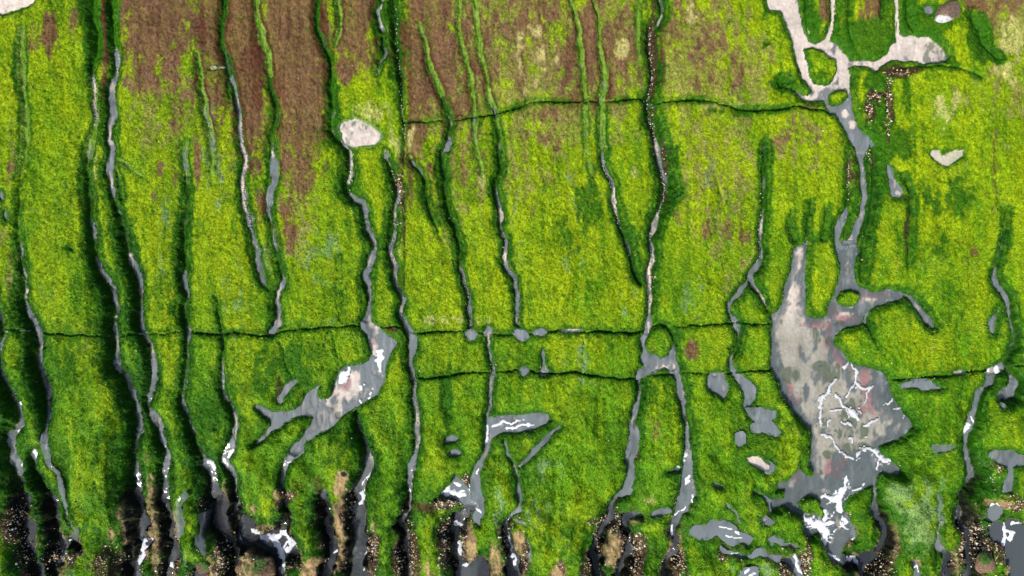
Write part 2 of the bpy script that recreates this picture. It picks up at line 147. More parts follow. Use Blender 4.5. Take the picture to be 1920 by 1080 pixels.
# pools and basins: outline, edge width, depth, water level above the floor, owner
PO = {
 'corner': ([(-330,30),(0,23),(20,17),(48,13),(60,4),(78,-60),(60,-230),(-330,-230)],4,8,-.2,'water'),
 'top': ([(1425,-230),(1438,0),(1443,16),(1465,20),(1475,50),(1487,75),(1490,95),(1500,125),(1505,145),(1520,160),(1525,170),(1508,174),(1490,166),(1476,161),(1474,165),(1495,175),(1508,186),(1530,190),(1546,190),(1549,198),(1556,212),(1571,221),(1583,235),(1592,258),(1602,280),(1625,280),(1641,265),(1628,250),(1612,235),(1608,215),(1602,190),(1600,165),(1601,140),(1598,124),(1608,121),(1625,124),(1645,135),(1655,131),(1658,122),(1675,113),(1695,112),(1735,118),(1778,118),(1783,106),(1775,86),(1750,65),(1740,62),(1725,65),(1700,62),(1690,60),(1689,30),(1684,-20),(1682,-230),(1674,-230),(1679,-20),(1681,30),(1683,75),(1665,95),(1645,110),(1620,109),(1600,108),(1590,97),(1577,82),(1562,72),(1567,40),(1568,-20),(1566,-230),(1560,-230),(1561,-20),(1560,40),(1550,70),(1535,77),(1521,70),(1510,45),(1503,20),(1500,-20),(1500,-230)],5,11,2,'water'),
 'main': ([(1568,462),(1574,490),(1577,515),(1567,543),(1557,570),(1553,590),(1545,597),(1530,596),(1517,590),(1514,570),(1514,540),(1515,500),(1516,470),(1515,456),(1508,454),(1498,458),(1488,465),(1487,480),(1482,510),(1475,535),(1468,560),(1462,585),(1450,590),(1444,594),(1447,620),(1450,650),(1445,690),(1458,715),(1465,745),(1485,770),(1500,785),(1515,805),(1520,830),(1520,870),(1524,892),(1514,893),(1504,880),(1500,860),(1497,855),(1493,878),(1485,893),(1475,905),(1460,907),(1458,918),(1472,925),(1470,935),(1455,946),(1452,954),(1480,957),(1492,965),(1503,975),(1515,1000),(1522,1010),(1540,1009),(1542,1025),(1555,1040),(1578,1058),(1585,1040),(1600,1020),(1614,1011),(1600,995),(1592,975),(1585,955),(1590,940),(1605,928),(1638,917),(1648,917),(1650,898),(1656,888),(1680,894),(1692,891),(1693,878),(1680,868),(1668,858),(1654,848),(1652,840),(1665,835),(1685,828),(1705,815),(1719,805),(1718,795),(1700,770),(1680,745),(1672,725),(1668,708),(1660,698),(1645,692),(1610,685),(1595,675),(1580,655),(1570,645),(1570,630),(1580,620),(1600,615),(1615,612),(1623,606),(1625,590),(1640,580),(1665,572),(1690,565),(1705,552),(1690,545),(1660,542),(1635,545),(1620,535),(1610,520),(1608,500),(1611,462)],5,13,3,'water'),
 'mid': ([(680,606),(700,610),(708,613),(730,628),(748,642),(738,655),(728,675),(722,690),(718,715),(708,738),(690,750),(680,757),(650,775),(625,795),(605,810),(582,822),(566,836),(554,850),(543,846),(552,838),(564,824),(568,810),(578,798),(584,784),(570,781),(545,786),(530,796),(515,808),(498,820),(476,834),(480,826),(495,813),(508,798),(507,788),(495,778),(479,764),(490,763),(510,772),(530,773),(550,768),(562,760),(570,745),(580,731),(600,723),(596,738),(600,745),(612,747),(620,735),(628,712),(635,700),(650,687),(675,683),(690,675),(695,660),(688,640),(683,625)],4,11,3,'water'),
 'mid2': ([(1203,630),(1213,630),(1213,645),(1222,660),(1236,669),(1250,664),(1263,650),(1268,670),(1272,695),(1262,697),(1250,690),(1235,695),(1218,702),(1197,709),(1198,698),(1206,686),(1200,675),(1206,655)],4,12,3,'water'),
 'ell': ([(911,783),(930,781),(960,778),(1010,774),(1030,774),(1034,785),(1025,797),(1000,808),(970,812),(945,813),(925,820),(917,845),(905,870),(900,890),(905,910),(908,935),(906,965),(901,984),(893,976),(890,945),(884,915),(883,895),(890,870),(905,845),(908,820),(911,800)],3.5,11,3,'L-shaped grey tide pool with white foam along its bend'),
 'foamtri': ([(820,932),(838,910),(850,895),(856,886),(866,900),(872,905),(880,930),(888,955),(872,950),(860,934),(840,934)],4,12,3,'water'),
 'bowl': ([(448,962),(470,985),(495,1000),(515,1003),(532,1004),(548,1015),(563,1040),(562,1056),(550,1068),(532,1064),(530,1095),(530,1300),(505,1300),(508,1095),(503,1055),(485,1040),(465,1036),(445,1042),(430,1025),(425,1000)],8,44,3,'water'),
 'bot': ([(851,1058),(870,1066),(890,1056),(905,1055),(922,1070),(928,1100),(928,1300),(852,1300)],6,42,3,'water'),
 'hole': ([(342,1095),(350,1070),(365,1060),(384,1062),(388,1300),(342,1300)],6,34,3,'water'),
 'chan': ([(1465,1046),(1484,1041),(1500,1030),(1506,1050),(1516,1095),(1516,1300),(1480,1300),(1482,1065)],5,16,3,'water'),
 'br': ([(1853,992),(1875,986),(1905,980),(1930,984),(2250,990),(2250,1310),(1895,1310),(1897,1090),(1893,1050),(1885,1030),(1865,1015)],8,24,4,'water'),
 'bd': ([(1852,975),(1857,955),(1869,944),(1882,948),(1886,965),(1882,980),(1868,985)],4,14,3,'foam-rimmed pool above the white surf at the lower right edge'),
 'wedge': ([(1700,1310),(1702,1080),(1708,1058),(1718,1045),(1725,1065),(1727,1095),(1730,1310)],4,12,3,'wedge-shaped pool on the bottom edge right of the foaming gully'),
 'heart': ([(1741,291),(1748,281),(1760,281),(1770,290),(1778,286),(1791,282),(1806,281),(1805,292),(1794,301),(1780,313),(1768,310),(1756,301)],2.5,4,-.2,'sand'),
 'tear': ([(1668,311),(1675,315),(1680,335),(1692,350),(1696,363),(1688,373),(1675,366),(1667,350)],3,9,3,'teardrop-shaped grey pool with a pale pebble bed'),
 'club': ([(1330,700),(1357,698),(1361,712),(1366,722),(1363,737),(1353,750),(1350,745),(1340,738),(1326,730),(1323,715)],3,9,3,'club-shaped grey pool just below the long horizontal crack'),
 'lobes': ([(1400,767),(1430,766),(1454,769),(1452,780),(1440,785),(1448,795),(1462,812),(1455,818),(1430,808),(1408,806),(1408,796),(1420,790),(1403,780)],3.5,9,3,'two-lobed dark grey pool left of the sandy basin'),
 'cres': ([(1293,997),(1305,982),(1330,973),(1355,974),(1375,984),(1395,995),(1407,1005),(1402,1018),(1375,1016),(1355,1005),(1342,1000),(1330,1006),(1300,1008)],3.5,8,3,'crescent pool with specks of foam on its right half'),
 'tee': ([(1853,852),(1865,842),(1890,840),(1905,847),(1930,850),(1960,850),(1960,868),(1930,868),(1910,872),(1898,876),(1897,905),(1892,925),(1880,922),(1880,895),(1884,878),(1865,866)],3.5,9,3,'T-shaped grey pool at the right edge'),
 'blob1': ([(1740,832),(1760,832),(1784,830),(1782,840),(1765,848),(1748,848)],3,3.5,1.5,'shallow milky green puddle, oblong, right of the foamy basin'),
}
# small round or oval pools: x, y, rx, ry, angle, depth, label
OV = [
 (672,250,38,27,25,5,'round pale puddle with a white sandy bed'),
 (1725,722,35,9,2,7,'long oval puddle with a sandy middle under the right-hand crack'),
 (885,629,13,8,-5,8,'teardrop puddle on the crack beside a smaller round one'),
 (918,621,8,9,0,9,'small round puddle where crack and narrow gully cross'),
 (976,628,13,8,10,8,'pointed oval puddle on the crack, in the middle of three'),
 (1013,622,10,6,0,8,'smallest pointed puddle on the crack, right of two larger ones'),
 (1073,621,19,3,-3,7,'thin sliver of pale water lying along the crack'),
 (983,696,9,8,0,8,'small round puddle on the lower crack'),
 (846,823,11,8,0,8,'ragged little pool, the upper of a pair'),
 (852,847,11,9,0,8,'ragged little pool, the lower of a pair'),
 (648,884,6,6,0,5,'tiny round puddle left of a deep black gully'),
 (1386,821,8,12,0,7,'upright oval pool among green mounds'),
 (1421,867,25,11,20,6,'oval puddle with a pale sandy bed in bright green algae'),
 (1342,906,10,5,25,6,'tiny slanting puddle above the crescent pool'),
 (1234,960,18,9,-30,7,'slanting oval pool right of a small dark pothole'),
 (1430,975,13,9,0,6,'round puddle with a pale spot in the middle'),
 (1405,1076,18,14,0,9,'round pool filled with swirling white foam at the bottom edge'),
 (1188,972,15,8,-8,22,'dark oval pothole full of water at the head of a black slot'),
 (12,404,4,14,-12,7,'narrow dark puddle near the left edge'),
 (4,368,4,9,0,7,'tiny dark puddle against the left edge'),
 (1797,697,10,5,0,7,'small white puddle on the right-hand crack'),
 (1741,19,9,8,0,8,'little grey-green puddle between dark mounds at the top'),
 (1879,762,5,5,0,9,'tiny puddle at the foot of a black hole near the right edge'),
]
OWN_CH = {'a1tail':0}
CH_OWN = {   # narrow isolated pools that are things of their own
 'h3': 'bent narrow pool in a brown-edged slit left of the big pool',
 'v3': 'thin curved pool near the right edge', 'x': 'hook-shaped pool at the foot of a dark green overhang',
 'c6': 'long slanting finger of shallow water below the L-shaped pool', 'c8': 'pale bent trickle beside a barnacled brown ledge',
 'c12': 'winding shallow pool with foam streaks under the crescent pool', 'c14': 'shallow green-grey puddle left of a barnacled notch',
 'c15': 'milky shallow puddle shaped like a bent finger', 'c16': 'milky upright strip of water beside barnacled rock',
 'c17': 'faint short strip of milky water near the bottom left', 'c18': 'bottle-shaped puddle standing on the lower crack',
 'c20': 'thin dark puddle above the right end of the crescent pool',
}
ISL = [ # algae-covered rocks standing free in the water
 ([(1514,90),(1526,87),(1542,91),(1555,106),(1569,112),(1569,130),(1562,146),(1548,157),(1532,155),(1523,138),(1517,112)],'leaf-shaped green rock with steep sides, parting the streams of sand'),
 ([(1560,174),(1570,168),(1586,170),(1589,180),(1578,191),(1563,197),(1559,186)],'small green rock where pale sand meets grey water'),
 ([(1575,560),(1582,549),(1600,544),(1612,549),(1612,560),(1602,571),(1585,573),(1576,568)],'small oval green rock in the neck of the sandy basin'),
 ([(1505,945),(1512,936),(1530,934),(1545,943),(1551,958),(1546,973),(1530,969),(1512,960)],'oval green rock beside the thickest white foam'),
 ([(1212,636),(1220,620),(1236,613),(1250,617),(1260,632),(1259,650),(1250,664),(1238,672),(1224,664),(1214,650)],'round green rock knob at the head of a grey pool'),
]

PID = np.zeros(GX.shape, np.int16); T = np.zeros_like(GX); W = np.full_like(GX, -1e4); R = np.full_like(GX, 9.0); OW = np.zeros(GX.shape, np.int16)
DK = np.zeros_like(GX)      # closeness to a rim: wet dark algae, with bank shade painted in
FL = np.zeros_like(GX)      # 1 on the floor of gullies and pools
DD = np.zeros_like(GX)      # depth of the nearest gully
SH = np.zeros_like(GX)
owners = ['water', 'sand']
def oid(n):
    if n not in owners: owners.append(n)
    return owners.index(n)
def win(x0, x1, y0, y1):
    a = max(0, int((x0-X0)/STEP)); b = min(nx, int((x1-X0)/STEP)+2); c = max(0, int((y0-Y0)/STEP)); d = min(ny, int((y1-Y0)/STEP)+2)
    return (slice(c, max(c, d)), slice(a, max(a, b)))
def apply(sl, dist, f, w_, d, wl, own, fd=None):
    ff = dist if fd is None else fd
    a = np.maximum(ff-f, 0); o = dist-w_
    t = np.clip(a/(a+np.maximum(-o, 0)+1e-3), 0, 1)
    h = -d*(.5+.5*np.cos(t*np.pi))
    SH[sl] = np.maximum(SH[sl], np.maximum(.26*d, 3.8*np.clip((d-4)/5, 0, 1))*np.clip(w_/7, .45, 1)*np.exp(-np.maximum(o, 0)/(5.0+.36*d*np.clip(w_/8, .3, 1))))
    DK[sl] = np.maximum(DK[sl], np.clip(d/9, 0, 1)*(1-.55*sstep(13, 18, d)*(o > 0))*np.clip(w_/7, 0, 1)*np.where(o < 0, 1, np.exp(-np.maximum(o, 0)/3.6)))
    ratio = dist/np.maximum(w_, 1)
    T[sl] = np.minimum(T[sl], h)
    FL[sl] = np.maximum(FL[sl], 1-sstep(-0.1, 0.35, t)*1.0)
    DD[sl] = np.maximum(DD[sl], np.where(o < 4, d*np.ones_like(o), 0))
    m = (ratio < R[sl]) & (ratio < 1.0)
    R[sl] = np.where(m, ratio, R[sl])
    W[sl] = np.where(m, -d+wl, W[sl]); OW[sl] = np.where(m, own, OW[sl])
def resample(pts):
    P = np.array(pts, float); out = [P[0]]
    for i in range(len(P)-1):           # Catmull-Rom through the traced points
        p0 = P[max(i-1, 0)]; p1 = P[i]; p2 = P[i+1]; p3 = P[min(i+2, len(P)-1)]
        L = math.hypot(p2[0]-p1[0], p2[1]-p1[1]); n = max(1, int(L/9))
        if L > 120: n = 3; p0 = p1; p3 = p2
        for k in range(1, n+1):
            t = k/n
            c = 0.5*((2*p1)+(-p0+p2)*t+(2*p0-5*p1+4*p2-p3)*t*t+(-p0+3*p1-3*p2+p3)*t**3)
            c[2:] = p1[2:]*(1-t)+p2[2:]*t
            out.append(c)
    return out
def channel(pts, own=0):
    Q = resample(pts)
    for a, b in zip(Q[:-1], Q[1:]):
        mg = max(a[3], b[3])+26
        sl = win(min(a[0], b[0])-mg, max(a[0], b[0])+mg, min(a[1], b[1])-mg, max(a[1], b[1])+mg)
        px = wx[sl]; py = wy[sl]
        if px.size == 0: continue
        dx, dy = b[0]-a[0], b[1]-a[1]
        t = np.clip(((px-a[0])*dx+(py-a[1])*dy)/(dx*dx+dy*dy+1e-6), 0, 1)
        dist = np.hypot(px-a[0]-t*dx, py-a[1]-t*dy)
        f = a[2]+(b[2]-a[2])*t; w_ = a[3]+(b[3]-a[3])*t; d = a[4]+(b[4]-a[4])*t
        d = np.where(d > 14, 14+(d-14)*(.52+.26*sstep(840, 960, py)), d); k = 1+.22*WN_[sl]; w_ = w_*k; f0 = f; f = f*np.clip(np.where(f < 8, np.where(py > 560, .40, .50), .78)+.34*WN2[sl], .2, 1.2)
        wl = np.clip((f0-4.0)*1.5+1.5*WN_[sl]+1.2*WN2[sl], -4, 2.0)
        # the bed lies nearer the outer bank, under a gently rolled shoulder
        off = np.clip(abs(a[0]-960)*d/HP-.35*(w_-f), 0, np.maximum(w_-f, 0)*.62)*(1 if a[0] > 960 else -1)
        ax, ay = a[0]+off, a[1]
        fd = np.hypot(px-ax-t*dx, py-ay-t*dy)
        if a[0] < 470 and 430 < a[1] < 880: f = f*.75
        ex = .34*np.clip(d-6, 0, 30)*(abs(a[0]-960)/960*.7+.3)*(1 if a[0] > 960 else -1)   # outer bank: a wider slope
        dist = np.minimum(dist, np.maximum(np.hypot(px-a[0]-ex-t*dx, py-a[1]-t*dy)-abs(ex), 0)*.999+0*dist)
        apply(sl, dist, f, w_, d, wl, own, fd)
def psdf(sl, poly, X=None, Y=None):
    px = wx[sl] if X is None else X[sl]; py = wy[sl] if Y is None else Y[sl]
    dm = np.full(px.shape, 1e9, np.float32); ins = np.zeros(px.shape, bool); n = len(poly)
    for i in range(n):
        ax, ay = poly[i]; bx, by = poly[(i+1) % n]; dx, dy = bx-ax, by-ay
        t = np.clip(((px-ax)*dx+(py-ay)*dy)/(dx*dx+dy*dy+1e-6), 0, 1)
        dm = np.minimum(dm, (px-ax-t*dx)**2+(py-ay-t*dy)**2)
        if ay != by:
            c = ((ay > py) != (by > py)) & (px < (bx-ax)*(py-ay)/(by-ay)+ax); ins ^= c
    dm = np.sqrt(dm); return np.where(ins, -dm, dm)
def pwin(poly, mg):
    xs = [p[0] for p in poly]; ys = [p[1] for p in poly]
    return win(min(xs)-mg, max(xs)+mg, min(ys)-mg, max(ys)+mg)
def pool(poly, e, d, wl, own):
    sl = pwin(poly, 40); s = psdf(sl, poly)      # negative inside
    s = s-1.6
    apply(sl, s+e*0.65+30, 30-e*0.35, 30+e*0.65, d*np.ones_like(s), wl*np.ones_like(s), own)
    m = s < e*.65
    T[sl] = np.where(m & (s < -e*.3), np.maximum(T[sl], -d-2.0), T[sl]); W[sl] = np.where(m, -d+wl, W[sl]); OW[sl] = np.where(m, own, OW[sl]); R[sl] = np.where(m, .01, R[sl]); PID[sl] = np.where(m, PID.max()+1, PID[sl])
def ellipse(x, y, rx, ry, ang, n=20):
    a = math.radians(ang); rr = random.Random(int(x*7+y)); ph = [rr.uniform(0, 6.28) for _ in range(3)]
    out = []
    for k in range(n):
        t = 2*math.pi*k/n; r = 1+0.10*math.sin(2*t+ph[0])+0.07*math.sin(3*t+ph[1])+0.04*math.sin(5*t+ph[2])
        u, v = rx*r*math.cos(t), ry*r*math.sin(t)
        out.append((x+u*math.cos(a)-v*math.sin(a), y+u*math.sin(a)+v*math.cos(a)))
    return out
for k, pts in CH.items(): channel(pts, oid(CH_OWN[k]) if k in CH_OWN else 0)
for pts in CRACKS:
    Q = []
    for (x0, y0), (x1, y1) in zip(pts[:-1], pts[1:]):
        n_ = max(1, int(abs(x1-x0)/28)) if abs(x1-x0) < 300 else 1
        for k in range(n_): Q.append((x0+(x1-x0)*k/n_, y0+(y1-y0)*k/n_+random.uniform(-1.2, 1.2), .5, random.choice((1.7, 2.3, 2.8, 3.6)), random.uniform(7, 15)))
    channel(Q+[(pts[-1][0], pts[-1][1], .5, 2.5, 12)])
for pts in FAULT: channel([(x, y, 0.3, 2.2, 5) for x, y in pts])
for k, (poly, e, d, wl, own) in PO.items(): pool(poly, e, d, wl, oid(own))
for (x, y, rx, ry, an, d, lab) in OV: pool(ellipse(x, y, rx, ry, an), min(3.5, ry*.6), d, min(3, d-1.5), oid(lab))
channel([(1467,152,1,13,22),(1462,158,1,10,20)])
for (hx, hy, hr) in [(134,468,5),(255,386,3),(259,443,3),(1432,34,5),(1437,57,4),(1435,80,5),(87,171,3),(66,164,3)]:
    channel([(hx, hy, .5, hr, 6), (hx+1, hy+1, .5, hr, 6)])
ISM = np.zeros(GX.shape, np.int16)
for i, (poly, lab) in enumerate(ISL):
    sl = pwin(poly, 12); s = psdf(sl, poly); k = sstep(3.5, -5.5, s); base = T[sl]
    top = np.minimum(-1.0+np.clip(-s, 0, 20)*0.12, 1.5)
    kk = np.sin(np.clip((4.5-s)/8.5, 0, 1)*np.pi/2)
    inside = s < 4.5
    T[sl] = np.where(inside, base+(top-base)*kk, base)
    DK[sl] = np.where(s < 5, np.clip(1.0-np.clip(-s, 0, 9)/6.0, 0, 1), DK[sl]); FL[sl] = np.where(s < 3, FL[sl]*(1-kk)**2, FL[sl])
    SH[sl] = np.where(s < 0, 0, SH[sl]); DD[sl] = np.where(s < -2, 0, DD[sl])
    ISM[sl] = np.where(s < 4.2, i+1, ISM[sl])

# ---------------------------------------------------------------- relief
top = np.clip(1-FL, 0, 1)
cols = fbm(30, 190, 5, 3); T0 = T.copy()
TS = T0-SH*np.clip(1+0.35*fbm(40, 40, 6, 2), 0.3, 1.6)*(1-np.clip(-T0/np.maximum(DD, 1), 0, 1)*(R < 1))
T = TS.copy()
def blur(A, r):
    k = max(1, int(r/STEP))
    for ax in (0, 1):
        for _ in range(2):
            P_ = np.pad(A, [(k+1, k) if i == ax else (0, 0) for i in (0, 1)], mode='edge'); c_ = np.cumsum(P_, axis=ax, dtype=np.float64)
            n_ = A.shape[ax]; hi_ = np.take(c_, np.arange(2*k+1, 2*k+1+n_), axis=ax); lo_ = np.take(c_, np.arange(0, n_), axis=ax)
            A = ((hi_-lo_)/(2*k+1)).astype(np.float32)
    return A
src = np.clip(-T0/18, 0, 1.6); near1 = blur(src, 7); near2 = blur(src, 20); near3 = blur(np.minimum(src, 1), 26)
low = sstep(620, 900, GY)
lift = sstep(.55, .05, near3)*(3+9*sstep(430, 900, GY))
for q_ in range(1, PID.max()+1):
    m_ = PID == q_
    if m_.any(): lift[m_] = lift[m_].mean()
T = T+lift; W = np.where(W > -9000, W+lift, W)
T = T+top*(3.6*fbm(75, 120, 95, 2)+low*(9.0*fbm(38, 60, 96, 2)+2.4*fbm(14, 18, 97, 2))+2.6*cols+1.3*fbm(26, 34, 7, 3)+0.85*vn(7, 9, 8)+0.75*vn(3.6, 5, 9)+0.7*vn(2.1, 3.2, 10))
T = T+(1-top)*(0.7*fbm(16, 20, 11, 3)+0.45*vn(3.4, 3.4, 12))
rough = np.clip(DD/30, 0, 1)*(R < 1.0)*top
T = T+sstep(930, 1030, GY)*sstep(.03, .3, near1)*top*(2.6*vn(8, 8, 132)+1.8*vn(4, 4, 133))
T = T+rough*(2.2*vn(6, 6, 13)+1.4*vn(3.4, 3.4, 14))
flo = sstep(880, 1040, GY)                       # the reef drops a little towards the surf
T = T-(1-FL)*flo*2*np.clip(fbm(60, 60, 15, 2), -1, 1)

# ---------------------------------------------------------------- pigment of algae, rock and sand, with some shade and light painted in
def C(r, g, b): return np.array([r, g, b], np.float32)
def mix(a, b, m): return a*(1-m[..., None])+b*m[..., None]
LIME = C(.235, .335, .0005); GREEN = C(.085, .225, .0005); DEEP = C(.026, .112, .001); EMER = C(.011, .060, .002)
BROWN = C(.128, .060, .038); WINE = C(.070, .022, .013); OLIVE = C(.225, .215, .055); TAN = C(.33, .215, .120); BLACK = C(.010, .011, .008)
SAND = C(.60, .52, .465); MUD = C(.150, .168, .172); PINK = C(.30, .135, .150); FROST = C(.155, .265, .125); STRAW = C(.47, .46, .16)
n1 = fbm(60, 110, 40, 4); n2 = fbm(14, 26, 41, 4); n3 = vn(5, 8, 42)+.7*vn(2.6, 4, 43); n4 = fbm(90, 60, 44, 3); n5 = fbm(9, 20, 45, 3)
col = mix(np.broadcast_to(LIME, GX.shape+(3,)), GREEN, np.clip(.30+.55*n1+.35*n2+.22*n3*.6+.66*sstep(380, 860, GY), 0, 1))
col = mix(col, DEEP, np.clip(.55*sstep(.25, 1.0, fbm(32, 60, 46, 4)+.25*n3+.4*sstep(600, 1080, GY)-.12), 0, 1))
mound = fbm(38, 60, 96, 2); mound2 = fbm(14, 18, 97, 2)
col = mix(col, DEEP, np.clip(sstep(.15, .95, -mound+.3*mound2+.3*n3+.25*n2)*(.15+.75*low), 0, 1))  # relief shading painted in: hollows go dark, crowns lime below
col = mix(col, LIME, np.clip(sstep(.3, .9, mound+.3*n3)*.45*low, 0, 1))
col = mix(col, STRAW, np.clip(sstep(.9, 1.5, n2+.55*n3+.1*n4)*.4, 0, 1))
st1 = fbm(9, 130, 150, 3); st2 = fbm(5, 70, 151, 2)
col = mix(col, C(.055, .165, .001), np.clip(sstep(.35, 1.0, st1+.25*n3+.15*n2)*.75, 0, 1)*(1-.5*low))
col = mix(col, C(.285, .375, .001), np.clip(sstep(.4, 1.1, -st1+.3*n3+.3*st2)*.55, 0, 1))
col = mix(col, C(.20, .17, .02), np.clip(sstep(.55, 1.1, fbm(34, 60, 152, 4)+.2*n3)*.22*sstep(620, 300, GY), 0, 1)*(1-.6*low))
def blobs(L, wob=.55, lo=.25, hi=.75, noise=None):
    m = np.zeros_like(GX)
    for (x, y, rx, ry, s) in L:
        sl = win(x-rx*2.2, x+rx*2.2, y-ry*2.2, y+ry*2.2)
        q = ((GX[sl]-x)/rx)**2+((GY[sl]-y)/ry)**2
        m[sl] = np.maximum(m[sl], s*np.exp(-0.7*q*q))
    return sstep(lo, hi, m+wob*(n2*.5+n5*.35+n3*.18 if noise is None else noise)*np.minimum(m*3, 1))
OLV = [(300,130,80,150,.6),(330,250,60,80,.35),(420,260,70,110,.35),(850,120,90,190,.9),(930,60,70,180,.9),(1010,110,80,200,.8),(1120,80,90,190,.85),(1200,130,40,120,.5),(1310,100,90,130,.8),(1390,130,60,120,.6),(860,360,70,120,.4),(980,300,60,110,.5),(1340,320,90,150,.45),(1360,480,60,100,.4),(1490,260,60,60,.45),(1540,300,40,60,.3),(1880,40,60,90,.9),(1900,160,50,70,.6),(1800,180,60,60,.3),(560,400,40,110,.6),(1000,-120,500,90,.9),(30,520,20,80,.6),(20,420,20,90,.4),(140,700,60,100,.25),(1080,340,80,60,.3)]
col = mix(col, OLIVE, blobs(OLV, .9)*.8)
BRN = [(300,40,76,95,1.1),(290,130,60,60,.6),(330,190,40,60,.5),(395,60,40,120,1),(400,200,22,70,.8),(455,90,45,170,1.2),(478,240,26,80,.8),(555,60,62,190,1.25),(560,210,50,90,1),(565,300,42,60,.75),(540,425,20,45,.85),(565,345,26,40,.6),(488,390,10,40,.6),(372,310,9,45,.8),(330,320,8,50,.4),(95,62,14,42,.9),(66,75,16,36,.55),(140,40,12,40,.7),(195,60,9,110,1.0),(664,40,36,90,1.1),(655,125,24,32,1.0),(690,90,20,70,.5),(785,110,30,170,1.0),(830,70,34,160,.85),(862,190,30,60,.6),(925,130,20,80,.6),(975,120,18,60,.7),(1005,230,22,50,.5),(1107,60,14,120,.9),(1150,90,26,90,.6),(1146,150,6,40,.9),(1243,60,6,110,.9),(1276,50,40,60,.55),(1320,110,40,70,.45),(1370,110,28,60,.5),(880,290,34,70,.5),(860,260,24,60,.4),(808,320,10,60,.5),(770,250,10,130,.9),(1380,435,26,26,.5),(1296,655,16,20,.95),(1105,362,9,20,.6),(1300,400,40,30,.3),(1825,470,10,12,.7),(1864,320,5,70,.7),(1700,440,7,40,.6),(1860,10,50,40,.6),(1545,15,11,30,1.),(1630,25,26,45,.8),(1820,60,10,30,.4),(300,330,30,60,.3),(1165,450,10,10,.3),(1320,430,22,22,.5),(25,300,10,60,.5),(790,948,34,10,.9),(1225,790,12,40,.4),(1010,230,20,40,.4),(275,862,10,16,.6),(730,616,9,5,1.),(1020,150,20,160,.4),(450,-120,420,110,1.2),(1330,30,20,60,.4)]
BRN += [(860,90,120,120,.62),(1100,90,120,120,.62),(1010,40,80,90,.6),(1010,220,60,90,.3),(1560,250,60,40,.2),(1480,250,50,40,.3)]
bm = blobs(BRN, .78, .18, .85)
col = mix(col, BROWN, bm*.93)
col = mix(col, C(.205,.118,.078), bm*np.clip(sstep(.2, 1.1, n2+n3*.5)*.6, 0, 1))
WN = [(378,150,6,110,.7),(412,60,9,90,1.),(425,180,6,40,1.),(478,100,9,100,.9),(610,60,8,80,.7),(380,60,8,70,.8),(768,160,6,130,.9),(755,60,8,90,.7),(450,110,30,90,.45),(485,150,9,70,.8),(525,120,7,90,.5),(193,70,6,100,.6),(770,300,4,60,.5)]
col = mix(col, WINE, blobs(WN, .5)*.8)
col = mix(col, WINE, bm*np.clip(sstep(.01, .16, near1+.06*n2)*.85, 0, 1))
col = mix(col, C(.085,.030,.022), bm*np.clip(sstep(.15, .9, st1+.3*n3)*.7, 0, 1))
# straw coloured, bleached patches
col = mix(col, STRAW, blobs([(172,310,10,40,.8),(1165,90,14,20,.6),(860,600,60,12,.6),(910,628,60,8,.3),(1770,190,40,60,.35),(1890,100,30,60,.7),(1345,198,60,6,.8),(1188,330,8,20,.6),(1215,925,16,16,.5),(905,330,8,20,.6),(30,520,16,60,.4),(745,460,10,30,.8),(1140,250,10,60,.2),(1290,40,20,40,.4),(1000,120,60,80,.3),(750,240,30,60,.4),(700,210,40,20,.5),(1470,610,20,10,.3)], 1.0)*.62)
# film of milky water over the algae: a paler, greyer kind
FR = [(1695,960,46,66,1.3),(1715,1005,30,44,1.2),(1757,950,8,60,.8),(395,280,16,80,.8),(405,340,14,60,.6),(600,480,40,60,.55),(632,490,8,60,.6),(1080,390,14,40,.7),(1062,360,14,30,.6),(1070,480,30,40,.35),(970,420,14,110,.35),(310,440,24,80,.35),(440,560,30,90,.35),(350,560,16,70,.3),(1180,560,30,50,.3),(1305,560,30,50,.35),(1092,680,10,60,.7),(1030,880,30,30,.45),(1000,960,30,30,.5),(936,950,12,50,.6),(1420,1065,70,12,.6),(1760,840,22,9,.7),(45,180,7,40,.7),(30,260,9,40,.5),(20,1060,14,8,.7),(140,1066,10,12,.7),(515,310,8,34,1.),(1775,640,60,60,.15),(1660,1000,12,20,.3),(830,200,8,200,.1),(1330,330,14,60,.3),(600,620,70,40,.25),(500,470,16,90,.3),(1625,1000,12,10,.5)]
col = mix(col, FROST, blobs(FR, 1.3, .25, 1.0)*.6)
# darker algae low on banks, young bright algae on lips, plus painted shade and light
n6 = fbm(22, 34, 47, 3)
DGL = [(1630,75,66,34,1.2),(1700,20,30,40,.7),(1660,260,14,60,1.),(1700,150,10,60,.5),(1735,35,46,30,1.),(1835,70,22,44,1.1),(1870,108,20,12,.8),(1730,78,60,12,.5),(1525,50,14,30,.7),(1530,140,30,10,.5),(1650,225,26,60,.75),(1640,170,20,40,.6),(1690,270,22,30,.9),(1770,370,60,50,.45),(170,40,18,80,.8),(214,60,10,70,.9),(1465,155,18,14,1.),(1100,380,30,50,.5),(1070,430,30,60,.35),(560,680,50,60,.6),(500,690,30,50,.4),(390,780,30,40,.7),(120,680,40,80,.4),(210,870,30,80,.5),(690,480,14,60,.2),(840,740,8,60,.9),(1390,210,70,10,.4),(1180,990,30,50,.4),(980,900,30,50,.4),(1640,560,8,30,.3),(1790,580,30,60,.25),(1760,440,60,60,.25),(1680,470,40,60,.2),(1560,520,14,60,.2),(30,800,20,60,.9),(10,860,14,80,.8),(620,190,8,60,.6),(1360,1000,80,60,.3),(640,830,40,50,.4),(690,960,30,80,.3),(1650,990,50,50,.5),(1430,860,50,80,.2),(300,930,20,100,.3),(150,1000,60,60,.4),(1240,730,26,40,.3),(820,960,60,60,.3),(1060,1000,70,60,.3),(1700,1040,60,30,.5),(1880,900,40,80,.2)]
near = near2*.8+near1*.35
